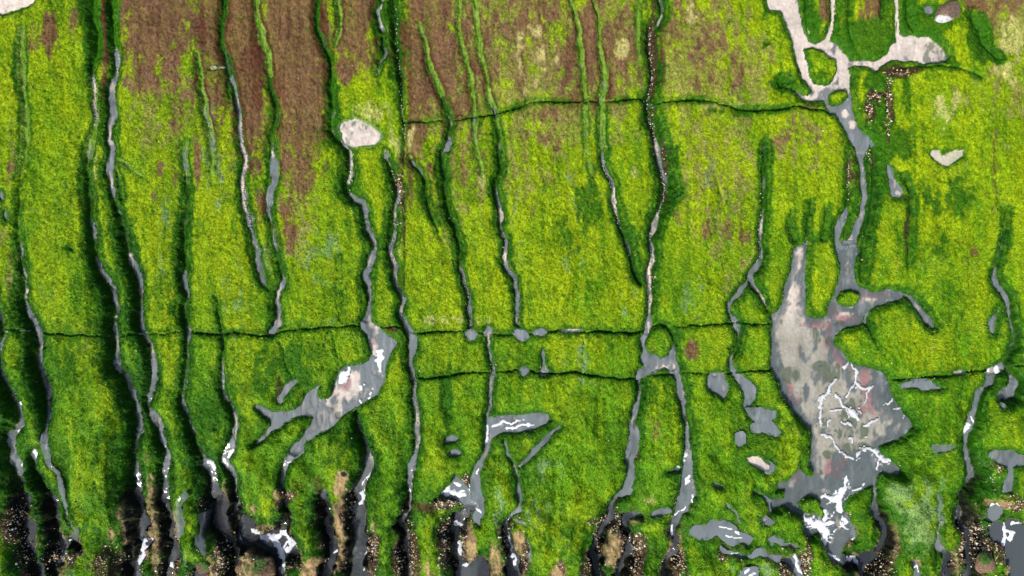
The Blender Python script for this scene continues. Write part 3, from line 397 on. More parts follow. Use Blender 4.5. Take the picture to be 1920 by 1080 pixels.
col = mix(col, C(.040, .150, .001), np.clip(sstep(.10, .50, near+.20*n6+.10*n3+.10*low-.06)*(.50+.40*low), 0, 1))
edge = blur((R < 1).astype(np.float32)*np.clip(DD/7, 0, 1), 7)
col = mix(col, C(.026, .110, .001), np.clip(sstep(.04, .40, edge+.06*n3+.08*n6)*.95, 0, 1)*(R >= 1)*(1-.7*bm*(GY < 400)))  # shade towards every rim painted into the green
lipm = np.exp(-((near1-.22)/.14)**2)*sstep(-4.5, -1.0, TS)*np.clip(.45+.7*n6+.2*n3, 0, 1)
col = mix(col, C(.33, .43, .002), np.clip(lipm*.45, 0, .5))
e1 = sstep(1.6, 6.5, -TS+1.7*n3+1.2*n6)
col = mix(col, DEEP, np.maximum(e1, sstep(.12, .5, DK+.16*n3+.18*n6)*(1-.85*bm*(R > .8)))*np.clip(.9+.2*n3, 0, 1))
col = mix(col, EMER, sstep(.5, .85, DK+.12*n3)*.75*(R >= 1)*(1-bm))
col = mix(col, WINE, bm*sstep(.10, .45, DK+.08*n3)*(R > .75)*.9)
lip2 = sstep(.04, .12, DK)*sstep(.62, .40, DK)*sstep(20, 28, blur(DD, 5)*1.7)*sstep(-3, -1, TS)*sstep(200, 420, GY)
col = mix(col, C(.36, .45, .001), np.clip(lip2*(.55+.5*n6+.3*n3), 0, .85))  # rim highlight painted over the young bright algae
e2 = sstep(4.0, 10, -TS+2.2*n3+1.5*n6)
col = mix(col, EMER, e2*np.clip(.9+.2*n3, 0, 1))  # bank walls: dark algae plus wall shade put into the colour
fresh = ((DD > 0) & (DD < 9.5) & (GY < 330) & (GX < 1300) & (R < .85))
col = mix(col, mix(np.broadcast_to(C(.07,.19,.004), col.shape), C(.20,.30,.05), np.clip(.5+.5*n3, 0, 1)), fresh*.8)
col = mix(col, DEEP, blobs(DGL, .7, .10, .55)*.9)
BZ = [ # barnacle zones: (x, y, rx, ry, count)
 (25,980,18,36,520),(38,1035,12,30,240),(92,1048,10,22,260),(200,1050,22,26,300),(12,1000,14,20,120),(412,1048,14,36,420),(440,1000,6,12,40),(322,1040,5,36,80),
 (650,965,10,20,140),(655,935,6,20,70),(700,1035,8,44,260),(748,1055,9,26,200),(776,1040,10,40,340),(832,1020,9,50,420),(868,1020,6,50,360),(845,941,28,7,340),(872,905,6,16,160),
 (948,1010,7,22,180),(985,1045,5,40,160),(1125,975,20,8,120),(1155,985,9,18,260),(1124,1040,5,26,90),(1172,1030,6,30,140),(1192,1050,12,34,420),(1202,1020,10,20,160),(1098,1064,10,16,90),(1275,1055,10,28,340),(1354,1042,8,10,90),
 (1468,1068,12,16,240),(1510,1050,7,30,300),(1595,968,4,10,40),(1658,1058,14,24,380),(1643,1075,9,12,80),(1790,1064,5,24,80),(1815,1020,5,40,220),(1842,1012,9,24,300),(1862,1040,22,24,380),(1845,1060,18,14,160),(1905,945,16,10,220),(1890,930,16,8,60),
 (1630,205,6,22,120),(1640,180,14,8,90),(1666,185,7,14,80),(1668,210,6,20,70),(1663,240,5,14,40),(1690,135,26,7,120),(1668,150,7,10,50),(1594,320,5,36,70),(1634,290,5,12,50),(1868,875,8,12,60),(1864,900,4,18,30),(748,345,7,14,90),(752,365,4,30,60),(748,418,8,4,40),(722,288,3,10,30),
 (1193,855,5,10,30),(1225,100,6,90,120),(1248,320,4,60,70),(1224,480,3,60,40),(1226,220,4,60,60),(845,420,5,60,24),(1185,480,8,40,20),(1430,370,4,90,40),(655,320,6,40,30),(540,925,14,10,60),(600,930,7,26,50),(475,1000,24,10,60),(550,1062,16,5,60),(255,640,8,30,14),(175,170,5,34,50),(175,440,3,14,10),(1680,500,5,6,16),(1620,470,2,30,16),(340,530,4,5,12),
 (610,1068,10,12,60),(500,1065,8,20,40),(1045,1058,14,10,60),(880,1058,10,6,30),(1450,1040,60,30,40),(140,1045,18,8,90),
]
# bare tan rock near the surf
TN = [(232,960,12,30,.8),(240,985,14,26,.9),(276,915,10,24,.7),(274,970,15,50,1.1),(285,1040,10,40,1.),(325,1010,6,60,.9),(418,940,7,40,.9),(428,990,6,30,.8),(640,950,14,60,1.),(645,900,12,30,.6),(650,1040,12,50,.8),(590,1070,24,26,1.),(700,1010,7,50,.7),(1152,1040,22,40,1.1),(880,1030,14,40,1.),(930,1050,12,40,.9),(974,1010,12,30,1.),(976,1060,8,40,.9),(1045,1072,16,24,1.1),(1195,1040,10,50,.8),(810,1060,14,30,.4),(1845,1045,14,14,.9),(1810,1050,10,50,.4),(120,1060,14,30,.5),(20,940,12,20,.4),(400,1060,20,30,.8),(210,1000,12,20,.7),(545,925,14,8,.6),(525,935,10,20,.6),(490,1000,26,14,.8),(455,1080,30,30,1.),(470,960,20,14,.5),(1880,945,30,12,.6),(1806,1035,8,14,.6)]
ero = sstep(930, 1040, GY)*sstep(.05, .3, near1)*sstep(-.35, .35, fbm(20, 24, 130, 3)+.35*n3)*(1-sstep(.75, .95, FL))
rustc = mix(np.broadcast_to(C(.080, .044, .024), col.shape), C(.34, .235, .135), np.clip(.55+.6*vn(6, 7, 131)+.3*n3, 0, 1))
col = mix(col, rustc, ero*.9)
tm = blobs(TN, .9)*(1-e2*.5)
col = mix(col, TAN, tm*.9)
bzm = blobs([(x, y, rx+3, ry+4, min(1.0, c/110)) for (x, y, rx, ry, c) in BZ if c > 50], 1.2)
col = mix(col, C(.050, .030, .018), bzm*.85)
col = mix(col, BLACK, np.clip(sstep(13-4*sstep(880, 980, GY), 26-8*sstep(880, 980, GY), -TS+2*n3)*(1.0+.3*n3), 0, 1)*(.35+.65*sstep(840, 960, GY)))  # blackish wet rock plus the slots' deep shadow, painted by depth
# floors
isand = np.zeros_like(GX)
col = mix(col, C(.050, .024, .014), blobs([(1642,176,18,9,1.2),(1627,205,7,18,1.2),(1668,190,7,34,1.),(1695,130,40,9,1.1),(1663,245,6,26,.9),(1518,201,24,5,1.),(1640,300,4,20,.8),(1604,300,5,60,.6),(1700,430,6,60,.7),(752,330,10,40,.6),(735,618,12,6,1.),(540,930,12,16,.8),(795,950,40,9,.8),(600,930,8,40,.8),(525,730,8,30,.6),(340,530,5,10,.8),(1195,855,8,10,.9),(1700,560,14,5,.4),(175,400,4,90,.4),(758,430,4,110,.8),(1240,620,10,4,.3)], .8)*.65)
def region(polys, soft=4):
    m = np.zeros_like(GX)
    for p in polys:
        sl = pwin(p, 20); m[sl] = np.maximum(m[sl], sstep(soft, -soft, psdf(sl, p)))
    return m
fl = sstep(.35, .75, FL)*sstep(-2.5, -.3, np.where(W > -9000, W-T, np.where(T > -12, 0, -9)))
floor_c = np.broadcast_to(MUD, col.shape)*(1+.10*n2+.10*n3)[..., None]
SANDM = blobs([(1563,0,10,90,1.3),(1685,10,10,90,1.3),(1500,40,70,150,1.2),(1530,130,60,40,1.2),(1580,130,40,50,1.2),(1690,90,90,60,1.3),(1585,145,26,34,1.2),(1500,180,40,14,.8),(1588,212,9,9,.6),(1602,232,8,9,.6),(1600,470,12,50,.7),(1604,510,14,24,.8),(1498,520,13,90,1.2),(1490,620,40,60,1.3),(1540,660,34,60,.7),(1505,700,36,60,.9),(1620,560,60,18,.6),(1590,600,22,14,.8),(1560,760,60,60,.9),(1600,790,70,70,.95),(1590,700,60,40,.8),(1545,830,30,60,.9),(1660,800,60,20,.55),(1600,860,60,40,.4),(1490,910,14,10,.7),(1575,1000,26,30,.6),(1560,930,30,12,.5),(672,250,50,40,1.2),(640,740,60,20,.6),(660,715,30,26,.7),(615,770,36,16,.8),(700,640,12,30,.5),(1240,690,30,9,.7),(1420,867,30,16,1.3),(1772,296,40,20,1.4),(1712,722,14,8,.8),(1686,362,6,6,.8),(1430,976,6,5,.8),(1870,695,26,10,1.1),(1797,697,20,10,1.2),(1818,805,12,16,.8),(30,0,90,40,1.3),(1219,400,6,260,.55),(455,320,9,80,.9),(177,180,9,36,.9),(1155,380,8,40,.6),(945,440,9,80,.35),(780,830,9,90,.6),(272,640,14,30,.7),(265,490,12,16,.4),(1220,560,8,60,.9),(660,320,8,30,.5),(980,640,10,10,.4),(1073,621,30,6,1.1),(518,620,6,6,.6),(700,440,8,20,.4),(218,105,9,12,.4),(1285,760,8,60,.4),(1350,704,16,5,.5),(-200,-50,200,100,1.3)], 1.0, .25, .8)
slm = pwin(PO['main'][0], 30); inm = np.zeros_like(GX); inm[slm] = sstep(1, 22, -psdf(slm, PO['main'][0])+7*n2[slm]+3*n3[slm])
SANDM = np.where(GY > 450, SANDM*np.where((GX > 1440) & (GX < 1722) & (GY < 1060), np.clip(inm+.25*(GX < 1520)*(GY < 600), 0, 1), 1), SANDM)
inmain = inm > 0
SANDM = np.maximum(SANDM, .75*sstep(.15, .8, fbm(12, 30, 160, 3))*(inm <= 0)*(R < .5)*(DD > 8)*sstep(900, 840, GY))
sandc = mix(np.broadcast_to(SAND, col.shape), C(.345, .325, .275), np.clip(sstep(560, 640, GY)*(GX > 1440)+.5*sstep(.2, .9, fbm(30, 14, 120, 3)), 0, 1))
sandc = mix(sandc, C(.24, .23, .185), sstep(-.1, .8, fbm(18, 30, 121, 4)+.4*n3)*.7*sstep(600, 660, GY))
sandc = sandc*(1+.10*fbm(5, 50, 124, 3)+.05*n3)[..., None]
floor_c = mix(floor_c, sandc, SANDM)
floor_c = floor_c*(1+.07*n2+.10*n3*.5)[..., None]
PK = [(1530,610,22,7,1.),(1562,632,12,24,1.),(1576,660,14,22,1.),(1590,682,16,8,.9),(1600,600,28,8,.9),(1650,552,34,7,1.),(1645,548,20,8,.8),(1570,585,10,14,.7),(1628,720,10,30,1.),(1640,750,12,30,1.),(1660,780,20,10,.5),(1575,880,22,22,1.),(1495,895,14,10,.9),(1625,770,16,8,.8),(1485,735,7,26,.8),(1495,752,16,6,.7),(585,760,14,10,.6),(645,720,12,14,.5),(705,640,14,8,.4),(725,645,12,6,.5),(1600,960,5,4,.6),(1500,100,10,70,.15)]
floor_c = mix(floor_c, PINK, blobs(PK, 1.1, .15, .95)*.8)
MS = [(1488,705,16,14,.8),(1545,690,16,10,.9),(1560,700,20,20,.7),(1600,780,20,30,.5),(1535,630,10,14,.5),(1465,690,8,8,.6),(1690,760,26,30,.6),(1600,810,30,16,.7),(1610,845,30,12,.6),(1560,640,8,10,.4),(1755,100,20,22,.6),(1470,610,5,12,.5),(1610,560,5,20,.5),(1690,750,30,40,.5),(1640,880,20,14,.5),(1545,795,14,12,.4),(1560,855,12,8,.6),(672,236,16,9,.6),(620,780,30,10,.3),(1650,590,10,8,.4),(1580,610,12,8,.6)]
floor_c = mix(floor_c, C(.055,.085,.045), blobs(MS, 1.9)*.75)
col = mix(col, floor_c, fl*np.where(W > -9000, 1, .0)*sstep(5, 10, DD*2)*np.where((W-T0 > -.3) | (SANDM > .5), 1, .15))
col = np.clip(col, .003, .85)
# crisp per-tuft variation of pigment on algae
col = col*np.clip(1+(.16*vn(2.4, 4.2, 50)+.10*vn(6, 11, 51))*(1-fl), .5, 1.6)[..., None]

# ---------------------------------------------------------------- mesh helpers
def link(o, parent=None):
    scene.collection.objects.link(o)
    if parent: o.parent = parent
    return o
def tag(o, label=None, cat=None, group=None, kind=None):
    for k, v in (('label', label), ('category', cat), ('group', group), ('kind', kind)):
        if v: o[k] = v
    return o
def to_world(px, py, pz): return np.stack([(px-960)*S, (540-py)*S, pz*S], -1)
def raw_mesh(name, V, F, mat, colr=None, smooth=True, extra=None):
    """V (n,3); F (m,k) ints"""
    me = bpy.data.meshes.new(name); k = F.shape[1]
    me.vertices.add(len(V)); me.vertices.foreach_set('co', np.ascontiguousarray(V, np.float32).ravel())
    me.loops.add(F.size); me.loops.foreach_set('vertex_index', np.ascontiguousarray(F, np.int32).ravel())
    me.polygons.add(len(F)); me.polygons.foreach_set('loop_start', np.arange(0, F.size, k, dtype=np.int32))
    if smooth: me.polygons.foreach_set('use_smooth', np.ones(len(F), bool))
    me.update(calc_edges=True)
    if colr is not None:
        a = me.color_attributes.new('Col', 'FLOAT_COLOR', 'POINT')
        c4 = np.concatenate([colr, np.ones((len(V), 1))], 1).astype(np.float32); a.data.foreach_set('color', c4.ravel())
    if extra is not None:
        a = me.attributes.new('wet', 'FLOAT', 'POINT'); a.data.foreach_set('value', extra.astype(np.float32))
    me.materials.append(mat)
    return bpy.data.objects.new(name, me)
IDX = np.arange(nx*ny).reshape(ny, nx)
def grid_obj(name, Z, cellmask, mat, colr=None, extra=None):
    q = np.stack([IDX[1:, :-1], IDX[1:, 1:], IDX[:-1, 1:], IDX[:-1, :-1]], -1)[cellmask]
    used, inv = np.unique(q.ravel(), return_inverse=True)
    V = to_world(GX.ravel()[used].astype(np.float64), GY.ravel()[used], Z.ravel()[used])
    return link(raw_mesh(name, V, inv.reshape(-1, 4), mat, None if colr is None else colr.reshape(-1, 3)[used], True, None if extra is None else extra.ravel()[used]))
def cellany(m): return m[1:, :-1] | m[1:, 1:] | m[:-1, 1:] | m[:-1, :-1]

# ---------------------------------------------------------------- materials
def new_mat(name):
    m = bpy.data.materials.new(name); m.use_nodes = True
    return m, m.node_tree, m.node_tree.nodes, m.node_tree.links, m.node_tree.nodes['Principled BSDF']
def noise(N, L, co, scale, detail=3, rough=.6):
    t = N.new('ShaderNodeTexNoise'); t.inputs['Scale'].default_value = scale; t.inputs['Detail'].default_value = detail; t.inputs['Roughness'].default_value = rough
    L.new(co, t.inputs['Vector']); return t
def ramp(N, L, src, a, b, ca, cb):
    r = N.new('ShaderNodeValToRGB'); r.color_ramp.elements[0].position = a; r.color_ramp.elements[1].position = b
    r.color_ramp.elements[0].color = ca; r.color_ramp.elements[1].color = cb; L.new(src, r.inputs[0]); return r
def mul(N, L, a, b, f=1.0):
    m = N.new('ShaderNodeMix'); m.data_type = 'RGBA'; m.blend_type = 'MULTIPLY'; m.inputs[0].default_value = 1
    if isinstance(f, (int, float)): m.inputs[0].default_value = f
    else: L.new(f, m.inputs[0])
    L.new(a, m.inputs[6]); L.new(b, m.inputs[7]); return m.outputs[2]
def reef_mat():
    m, t, N, L, P = new_mat('reef algae and rock')
    at = N.new('ShaderNodeVertexColor'); at.layer_name = 'Col'
    tc = N.new('ShaderNodeTexCoord'); mp = N.new('ShaderNodeMapping'); L.new(tc.outputs['Object'], mp.inputs[0]); mp.inputs['Scale'].default_value = (1, .55, 1)
    a = noise(N, L, mp.outputs[0], 16, 3, .75); b = noise(N, L, mp.outputs[0], 5.5, 4, .7)
    ra = ramp(N, L, a.outputs[0], .30, .72, (.50, .54, .50, 1), (1.46, 1.42, 1.3, 1)); rb = ramp(N, L, b.outputs[0], .32, .68, (.78, .82, .8, 1), (1.2, 1.15, 1.2, 1))
    w_ = N.new('ShaderNodeAttribute'); w_.attribute_name = 'wet'
    fr = N.new('ShaderNodeMapRange'); L.new(w_.outputs['Fac'], fr.inputs[0]); fr.inputs[3].default_value = .8; fr.inputs[4].default_value = .12
    c = mul(N, L, at.outputs[0], ra.outputs[0], fr.outputs[0]); c = mul(N, L, c, rb.outputs[0], fr.outputs[0]); L.new(c, P.inputs['Base Color'])
    rr = N.new('ShaderNodeMapRange'); L.new(w_.outputs['Fac'], rr.inputs[0]); rr.inputs[3].default_value = .62; rr.inputs[4].default_value = .30; L.new(rr.outputs[0], P.inputs['Roughness'])
    P.inputs['Specular IOR Level'].default_value = .08
    bp = N.new('ShaderNodeBump'); bp.inputs['Distance'].default_value = .035; L.new(fr.outputs[0], bp.inputs['Strength'])
    L.new(a.outputs[0], bp.inputs['Height']); L.new(bp.outputs[0], P.inputs['Normal']); return m
def water_mat():
    m, t, N, L, P = new_mat('shallow sea water')
    at = N.new('ShaderNodeVertexColor'); at.layer_name = 'Col'; L.new(at.outputs[0], P.inputs['Base Color'])
    P.inputs['Roughness'].default_value = .05; P.inputs['IOR'].default_value = 1.33; P.inputs['Specular IOR Level'].default_value = .5
    w_ = N.new('ShaderNodeAttribute'); w_.attribute_name = 'wet'; L.new(w_.outputs['Fac'], P.inputs['Alpha'])
    tc = N.new('ShaderNodeTexCoord'); a = noise(N, L, tc.outputs['Object'], 5, 2, .5); b = noise(N, L, tc.outputs['Object'], 14, 2, .5)
    ad = N.new('ShaderNodeMath'); ad.operation = 'ADD'; L.new(a.outputs[0], ad.inputs[0]); L.new(b.outputs[0], ad.inputs[1])
    bp = N.new('ShaderNodeBump'); bp.inputs['Strength'].default_value = .3; bp.inputs['Distance'].default_value = .02
    L.new(ad.outputs[0], bp.inputs['Height']); L.new(bp.outputs[0], P.inputs['Normal']); return m
def simple_mat(name, rough=.7, bump=12, amt=.03, lo=.7, hi=1.25, colr=None, spec=.3):
    m, t, N, L, P = new_mat(name)
    tc = N.new('ShaderNodeTexCoord'); a = noise(N, L, tc.outputs['Object'], bump, 4, .65)
    r = ramp(N, L, a.outputs[0], .3, .7, (lo, lo, lo, 1), (hi, hi, hi, 1))
    if colr is None: at = N.new('ShaderNodeVertexColor'); at.layer_name = 'Col'; src = at.outputs[0]
    else: q = N.new('ShaderNodeRGB'); q.outputs[0].default_value = (*colr, 1); src = q.outputs[0]
    L.new(mul(N, L, src, r.outputs[0]), P.inputs['Base Color']); P.inputs['Roughness'].default_value = rough; P.inputs['Specular IOR Level'].default_value = spec
    bp = N.new('ShaderNodeBump'); bp.inputs['Strength'].default_value = .8; bp.inputs['Distance'].default_value = amt
    L.new(a.outputs[0], bp.inputs['Height']); L.new(bp.outputs[0], P.inputs['Normal']); return m
M_reef = reef_mat(); M_water = water_mat(); M_foam = simple_mat('sea foam', .55, 22, .02, .86, 1.04); M_blade = simple_mat('algae blades', .6, 9, .005, .85, 1.15, None, .12)
M_barn = simple_mat('barnacle shell', .8, 60, .004, .75, 1.15); M_rock = simple_mat('bare rock', .8, 7, .12, .35, 1.5)

# ---------------------------------------------------------------- reef, rocks in the water
wetm = np.clip(fl+.7*(DD > 15)*(R < 1)+blobs(FR, .5)*.5, 0, 1)
cellis = ISM[:-1, :-1]
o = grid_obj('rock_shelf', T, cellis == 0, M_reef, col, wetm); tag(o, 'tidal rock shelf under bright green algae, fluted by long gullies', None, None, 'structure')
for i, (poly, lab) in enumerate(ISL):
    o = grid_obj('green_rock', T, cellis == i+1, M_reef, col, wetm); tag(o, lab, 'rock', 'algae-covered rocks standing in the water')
# outer seabed and shelf so that the ground runs on past the picture
def plain(name, x0, x1, y0, y1, z, colr, mat, kind):
    V = to_world(np.array([x0, x1, x1, x0], float), np.array([y1, y1, y0, y0], float), np.array([z]*4, float))
    o = link(raw_mesh(name, V, np.array([[0, 1, 2, 3]]), mat, np.tile(np.array(colr), (4, 1)), False, np.zeros(4))); tag(o, None, None, None, kind)
plain('ground', -30000, 30000, -30000, 30000, -60, GREEN, M_reef, 'structure')

# ---------------------------------------------------------------- water
have = (W > -9000)
depth = W-T
Ws = W.copy()
# let the level run out a little past the rim so that the sheet meets the wall
wcell = cellany(have & (depth > -1.2))
allh = have[1:, :-1] & have[1:, 1:] & have[:-1, 1:] & have[:-1, :-1]
wcell &= allh
murk_shade = mix(np.broadcast_to(C(.150, .178, .190), col.shape), C(.028, .034, .042), np.clip(sstep(16, 30, DD)*.85*sstep(860, 970, GY)+.2*sstep(16, 26, DD), 0, 1))  # shadow of the deep seaward slots painted into the water as dark slate
murk_shade = mix(murk_shade, C(.20, .215, .215), np.clip(sstep(.3, .9, vn(30, 40, 60))*.3, 0, 1))
alpha = np.clip(1-np.exp(-np.clip(depth+.1, 0, 9)*.75), 0, .88)*(1-.86*SANDM)
alpha = np.where(inm > 0, np.minimum(alpha, .62), alpha)
alpha = np.where(DD < 6, np.minimum(alpha, .5), alpha)
strk = fbm(7, 26, 122, 3)
murk_shade = mix(murk_shade, C(.075, .098, .098), (inm > 0)*np.clip(.75+.5*n2, 0, 1)*.8)
murk_shade = mix(murk_shade, C(.29, .31, .32), np.clip(sstep(.0, .9, strk)*.5, 0, 1)*sstep(1000, 800, GY)); murk_shade = mix(murk_shade, C(.070, .090, .088), np.clip(sstep(.0, .9, -fbm(16, 30, 123, 3))*.6, 0, 1))
ocell = OW[:-1, :-1]
WZ = np.where(have, W+.12*vn(9, 9, 61), 0)
OVPOOL = {}
for i, own in enumerate(owners):
    m = wcell & (ocell == i)
    if own == 'sand' or m.sum() < 3: continue
    if own == 'water': o = grid_obj('water', WZ, m, M_water, murk_shade, alpha); tag(o, 'grey sea water lying in the gullies and basins', None, None, 'structure')
    else: o = grid_obj('tide_pool', WZ, m, M_water, murk_shade, alpha); tag(o, own, 'tide pool', 'isolated tide pools in the reef')

# ---------------------------------------------------------------- foam floating on the water
FM = np.zeros_like(GX)
FP = [ # strokes: points (x, y, half width)
 [(0,705,5),(14,735,5),(30,768,5),(40,782,5),(38,800,5),(22,808,4)],[(18,812,4),(17,845,4),(27,875,7),(37,900,6),(46,925,6),(42,955,5),(50,985,5),(56,1010,4)],[(56,1040,5),(60,1060,6),(66,1078,5)],
 [(60,848,6),(62,860,6)],[(94,950,4),(98,965,5),(101,985,4)],[(112,1025,4),(130,1022,5),(155,1023,5)],[(113,1035,4),(106,1055,4),(100,1078,4)],
 [(232,1030,5),(245,1028,9),(252,1045,7),(246,1070,9)],[(252,1028,6),(270,1018,6),(278,1022,5)],[(246,1040,5),(265,1040,4)],[(306,1070,6),(318,1078,5)],[(381,872,6),(389,880,8),(396,890,4)],[(418,970,5),(420,985,6),(414,992,4)],[(434,1020,4),(440,1030,3)],[(440,1078,5),(446,1060,3)],
 [(430,845,5),(420,860,5)],[(486,1018,6),(500,1022,7),(520,1010,8),(536,1018,9),(540,1030,7),(528,1045,7)],[(500,1022,7),(512,1045,8),(520,1065,6),(521,1085,5)],[(460,1008,6),(475,1018,6),(490,1026,5)],[(532,1028,5),(518,1040,6)],
 [(612,955,4),(614,962,3)],[(620,1046,5),(632,1040,4)],[(696,892,2),(680,903,3),(674,915,2)],[(673,935,6),(678,945,4),(668,955,4)],[(680,1060,2.5),(688,1030,2.5),(676,1080,3)],
 [(845,908,6),(838,924,8),(858,926,8),(870,928,5)],[(848,900,3),(862,914,4)],[(853,990,6),(862,996,5)],[(858,1030,4),(862,1050,5)],[(868,1075,6),(880,1068,4)],
 [(914,800,2),(912,825,2.5),(905,845,2)],[(925,800,4),(945,790,4),(960,795,3),(985,788,2)],[(950,805,3),(975,800,3),(1000,795,2)],[(896,878,2),(893,892,3)],[(895,956,4),(900,962,2)],
 [(712,662,7),(710,675,9),(714,692,5),(716,708,4)],[(645,700,8),(641,712,7),(652,690,3)],[(676,728,5)],[(684,724,2)],[(699,727,2)],[(696,738,2)],[(690,748,2),(696,744,2)],[(673,753,2),(677,760,2)],
 [(955,1005,3),(965,1070,4)],[(1285,848,6),(1288,852,5)],[(1268,878,9),(1278,865,7),(1285,862,5)],[(1262,884,6),(1272,892,5)],[(1292,893,4),(1290,908,4)],[(1299,930,3),(1300,945,2)],[(1285,955,2),(1270,968,3)],[(1262,990,3),(1265,1010,3)],
 [(1585,690,6),(1592,686,4)],[(1600,685,2.5),(1612,700,5),(1610,720,5),(1622,732,5),(1640,728,4),(1630,737,3),(1625,755,2)],[(1571,712,3),(1562,728,5),(1548,745,6),(1543,765,4),(1540,785,5),(1543,805,5)],[(1608,715,2.5),(1600,730,2.5),(1592,745,2.5)],[(1572,742,5),(1580,752,4),(1588,765,3)],[(1560,772,3),(1580,770,3)],[(1592,770,4),(1605,778,6),(1615,788,4)],[(1618,765,2),(1620,775,2)],
 [(1625,800,5),(1640,795,4),(1650,785,3)],[(1660,762,3),(1675,755,3),(1678,745,2)],[(1680,770,2),(1698,765,2)],[(1700,785,2),(1702,775,3)],[(1545,815,4),(1565,825,3),(1575,845,3),(1590,858,3),(1610,862,8),(1618,850,5),(1630,843,4),(1645,848,4),(1655,862,7),(1670,865,7)],[(1600,825,3),(1604,830,2)],[(1632,822,3)],[(1650,870,3),(1650,885,2)],[(1585,790,3),(1600,800,3)],[(1560,790,2),(1555,800,3)],
 [(1592,895,3),(1588,910,6),(1584,925,8),(1578,935,8)],[(1605,924,2),(1625,912,3)],[(1545,935,3),(1560,938,6),(1575,940,8),(1580,960,7),(1590,980,5)],[(1505,970,4),(1520,980,7),(1540,985,10),(1555,1000,10),(1550,1020,6),(1545,1035,5),(1560,1042,3)],[(1540,985,8),(1565,985,7)],[(1550,960,5),(1552,975,6)],[(1563,1012,3)],[(1595,1025,2),(1605,1012,2)],[(1585,985,3),(1596,995,2)],
 [(1555,1040,3),(1576,1052,3)],[(1600,1060,7),(1615,1056,6),(1625,1068,6)],[(1495,1045,4),(1500,1060,4),(1504,1078,5)],[(1490,1035,4),(1498,1030,3)],[(1340,985,1.5),(1375,990,2),(1385,1000,2)],[(1372,1003,2)],[(1360,1004,2),(1390,1008,2)],[(1370,1034,3),(1390,1032,2)],[(1398,1070,4),(1405,1065,4),(1414,1072,4),(1403,1080,4)],
 [(1862,950,4),(1872,944,4),(1882,950,4)],[(1893,985,4),(1898,1000,5),(1895,1030,5),(1898,1060,5),(1900,1085,5)],[(1900,1000,5),(1915,1010,6),(1900,1030,5)],[(1905,985,5),(1925,988,5)],[(1712,1065,2),(1720,1060,3),(1724,1075,3)],
 [(1845,698,7),(1860,694,6)],[(1880,695,6)],[(1822,800,6),(1812,812,5)],[(1830,785,3),(1832,800,2)],[(1808,935,2),(1803,925,2)],[(1805,965,3),(1815,980,3)],
]
FWX = 3.0*vn(11, 11, 70)+1.8*vn(5, 5, 170); FWY = 3.0*vn(11, 11, 71)+1.8*vn(5, 5, 171)
for st in FP:
    if len(st) == 1: st = st+[(st[0][0]+.5, st[0][1]+.5, st[0][2])]
    for a, b in zip(st[:-1], st[1:]):
        mg = max(a[2], b[2])+8
        sl = win(min(a[0], b[0])-mg, max(a[0], b[0])+mg, min(a[1], b[1])-mg, max(a[1], b[1])+mg)
        px = GX[sl]+FWX[sl]; py = GY[sl]+FWY[sl]; dx, dy = b[0]-a[0], b[1]-a[1]
        t = np.clip(((px-a[0])*dx+(py-a[1])*dy)/(dx*dx+dy*dy+1e-6), 0, 1)
        dist = np.hypot(px-a[0]-t*dx, py-a[1]-t*dy); w_ = (a[2]+(b[2]-a[2])*t)*(.82 if a[2] > 5.5 else .66)*(.55 if (1530 < a[0] < 1720 and 680 < a[1] < 875) else 1)
        FM[sl] = np.maximum(FM[sl], 1-dist/(2*w_))
edge_n = vn(7, 7, 72)*.5+vn(3.5, 3.5, 73)*.35
web = 1-np.clip(np.abs(fbm(15, 15, 74, 3))*3.2, 0, 1)                     # thin lace threads round the thicker foam
halo = blur((FM > .5).astype(np.float32), 9)
fm = np.maximum(FM-.5+.30*edge_n*(FM > .3)-.40*sstep(.42, .7, vn(11, 11, 78)+.3*vn(4, 4, 79)), np.where((halo > .16) & (inm > 0), (web-.80)*.9, -1))
fcell = cellany((fm > -.05) & have) & allh & wcell
FZ = np.where(have, W+.12*vn(9, 9, 61)+np.clip(fm*3.0, -.5, .8)+.25*np.clip(fm*6, 0, 1)*vn(3, 3, 75), 0)
fc = mix(np.broadcast_to(C(.74, .76, .80), col.shape), C(.38, .42, .47), np.clip(.45+.6*vn(5, 9, 76)+.4*vn(2.5, 4, 176)-1.5*np.clip(fm, 0, .3), 0, 1)*.8)
fc = mix(fc, C(.30, .34, .42), sstep(24, 34, DD)*np.clip(.45+.5*vn(5, 14, 77), 0, 1)*.7)
fc = mix(fc, C(.42, .43, .44), np.clip((inm > 0)*sstep(900, 860, GY)*.6, 0, 1)*np.ones_like(GX))
o = grid_obj('foam', FZ, fcell, M_foam, fc); tag(o, 'white sea foam drifting on the gully water', None, None, 'stuff')

# ---------------------------------------------------------------- scattered small life: algae blades, barnacles, pebbles
def sample(A, x, y):
    i = np.clip(((x-X0)/STEP).round().astype(int), 0, nx-1); j = np.clip(((y-Y0)/STEP).round().astype(int), 0, ny-1); return A[j, i]
rs = np.random.RandomState(5)
NB = 640000
bx = rs.uniform(-60, 1980, NB); by = rs.uniform(-50, 1130, NB)
keep = (sample(FL, bx, by) < .25) & (sample(bm, bx, by) < rs.uniform(.2, 1.3, NB)) & (sample(tm, bx, by) < rs.uniform(.1, .8, NB))
keep &= (sample(depth, bx, by) < 0) | ~sample(have, bx, by)
bx = bx[keep]; by = by[keep]; n = len(bx)
ang = np.pi/2+rs.normal(0, .55, n)+1.3*sample(fbm(40, 60, 80, 2), bx, by)
Ln = rs.uniform(1.8, 4.6, n)*np.clip(1.15-.5*sample(e1, bx, by), .5, 1); wd = rs.uniform(.32, .75, n); lift = rs.uniform(.3, 2.4, n)
z0 = sample(T, bx, by)-.1
ux, uy = np.cos(ang), np.sin(ang); ex, ey = bx+ux*Ln, by+uy*Ln
z1 = np.maximum(sample(T, ex, ey), z0-3)+lift
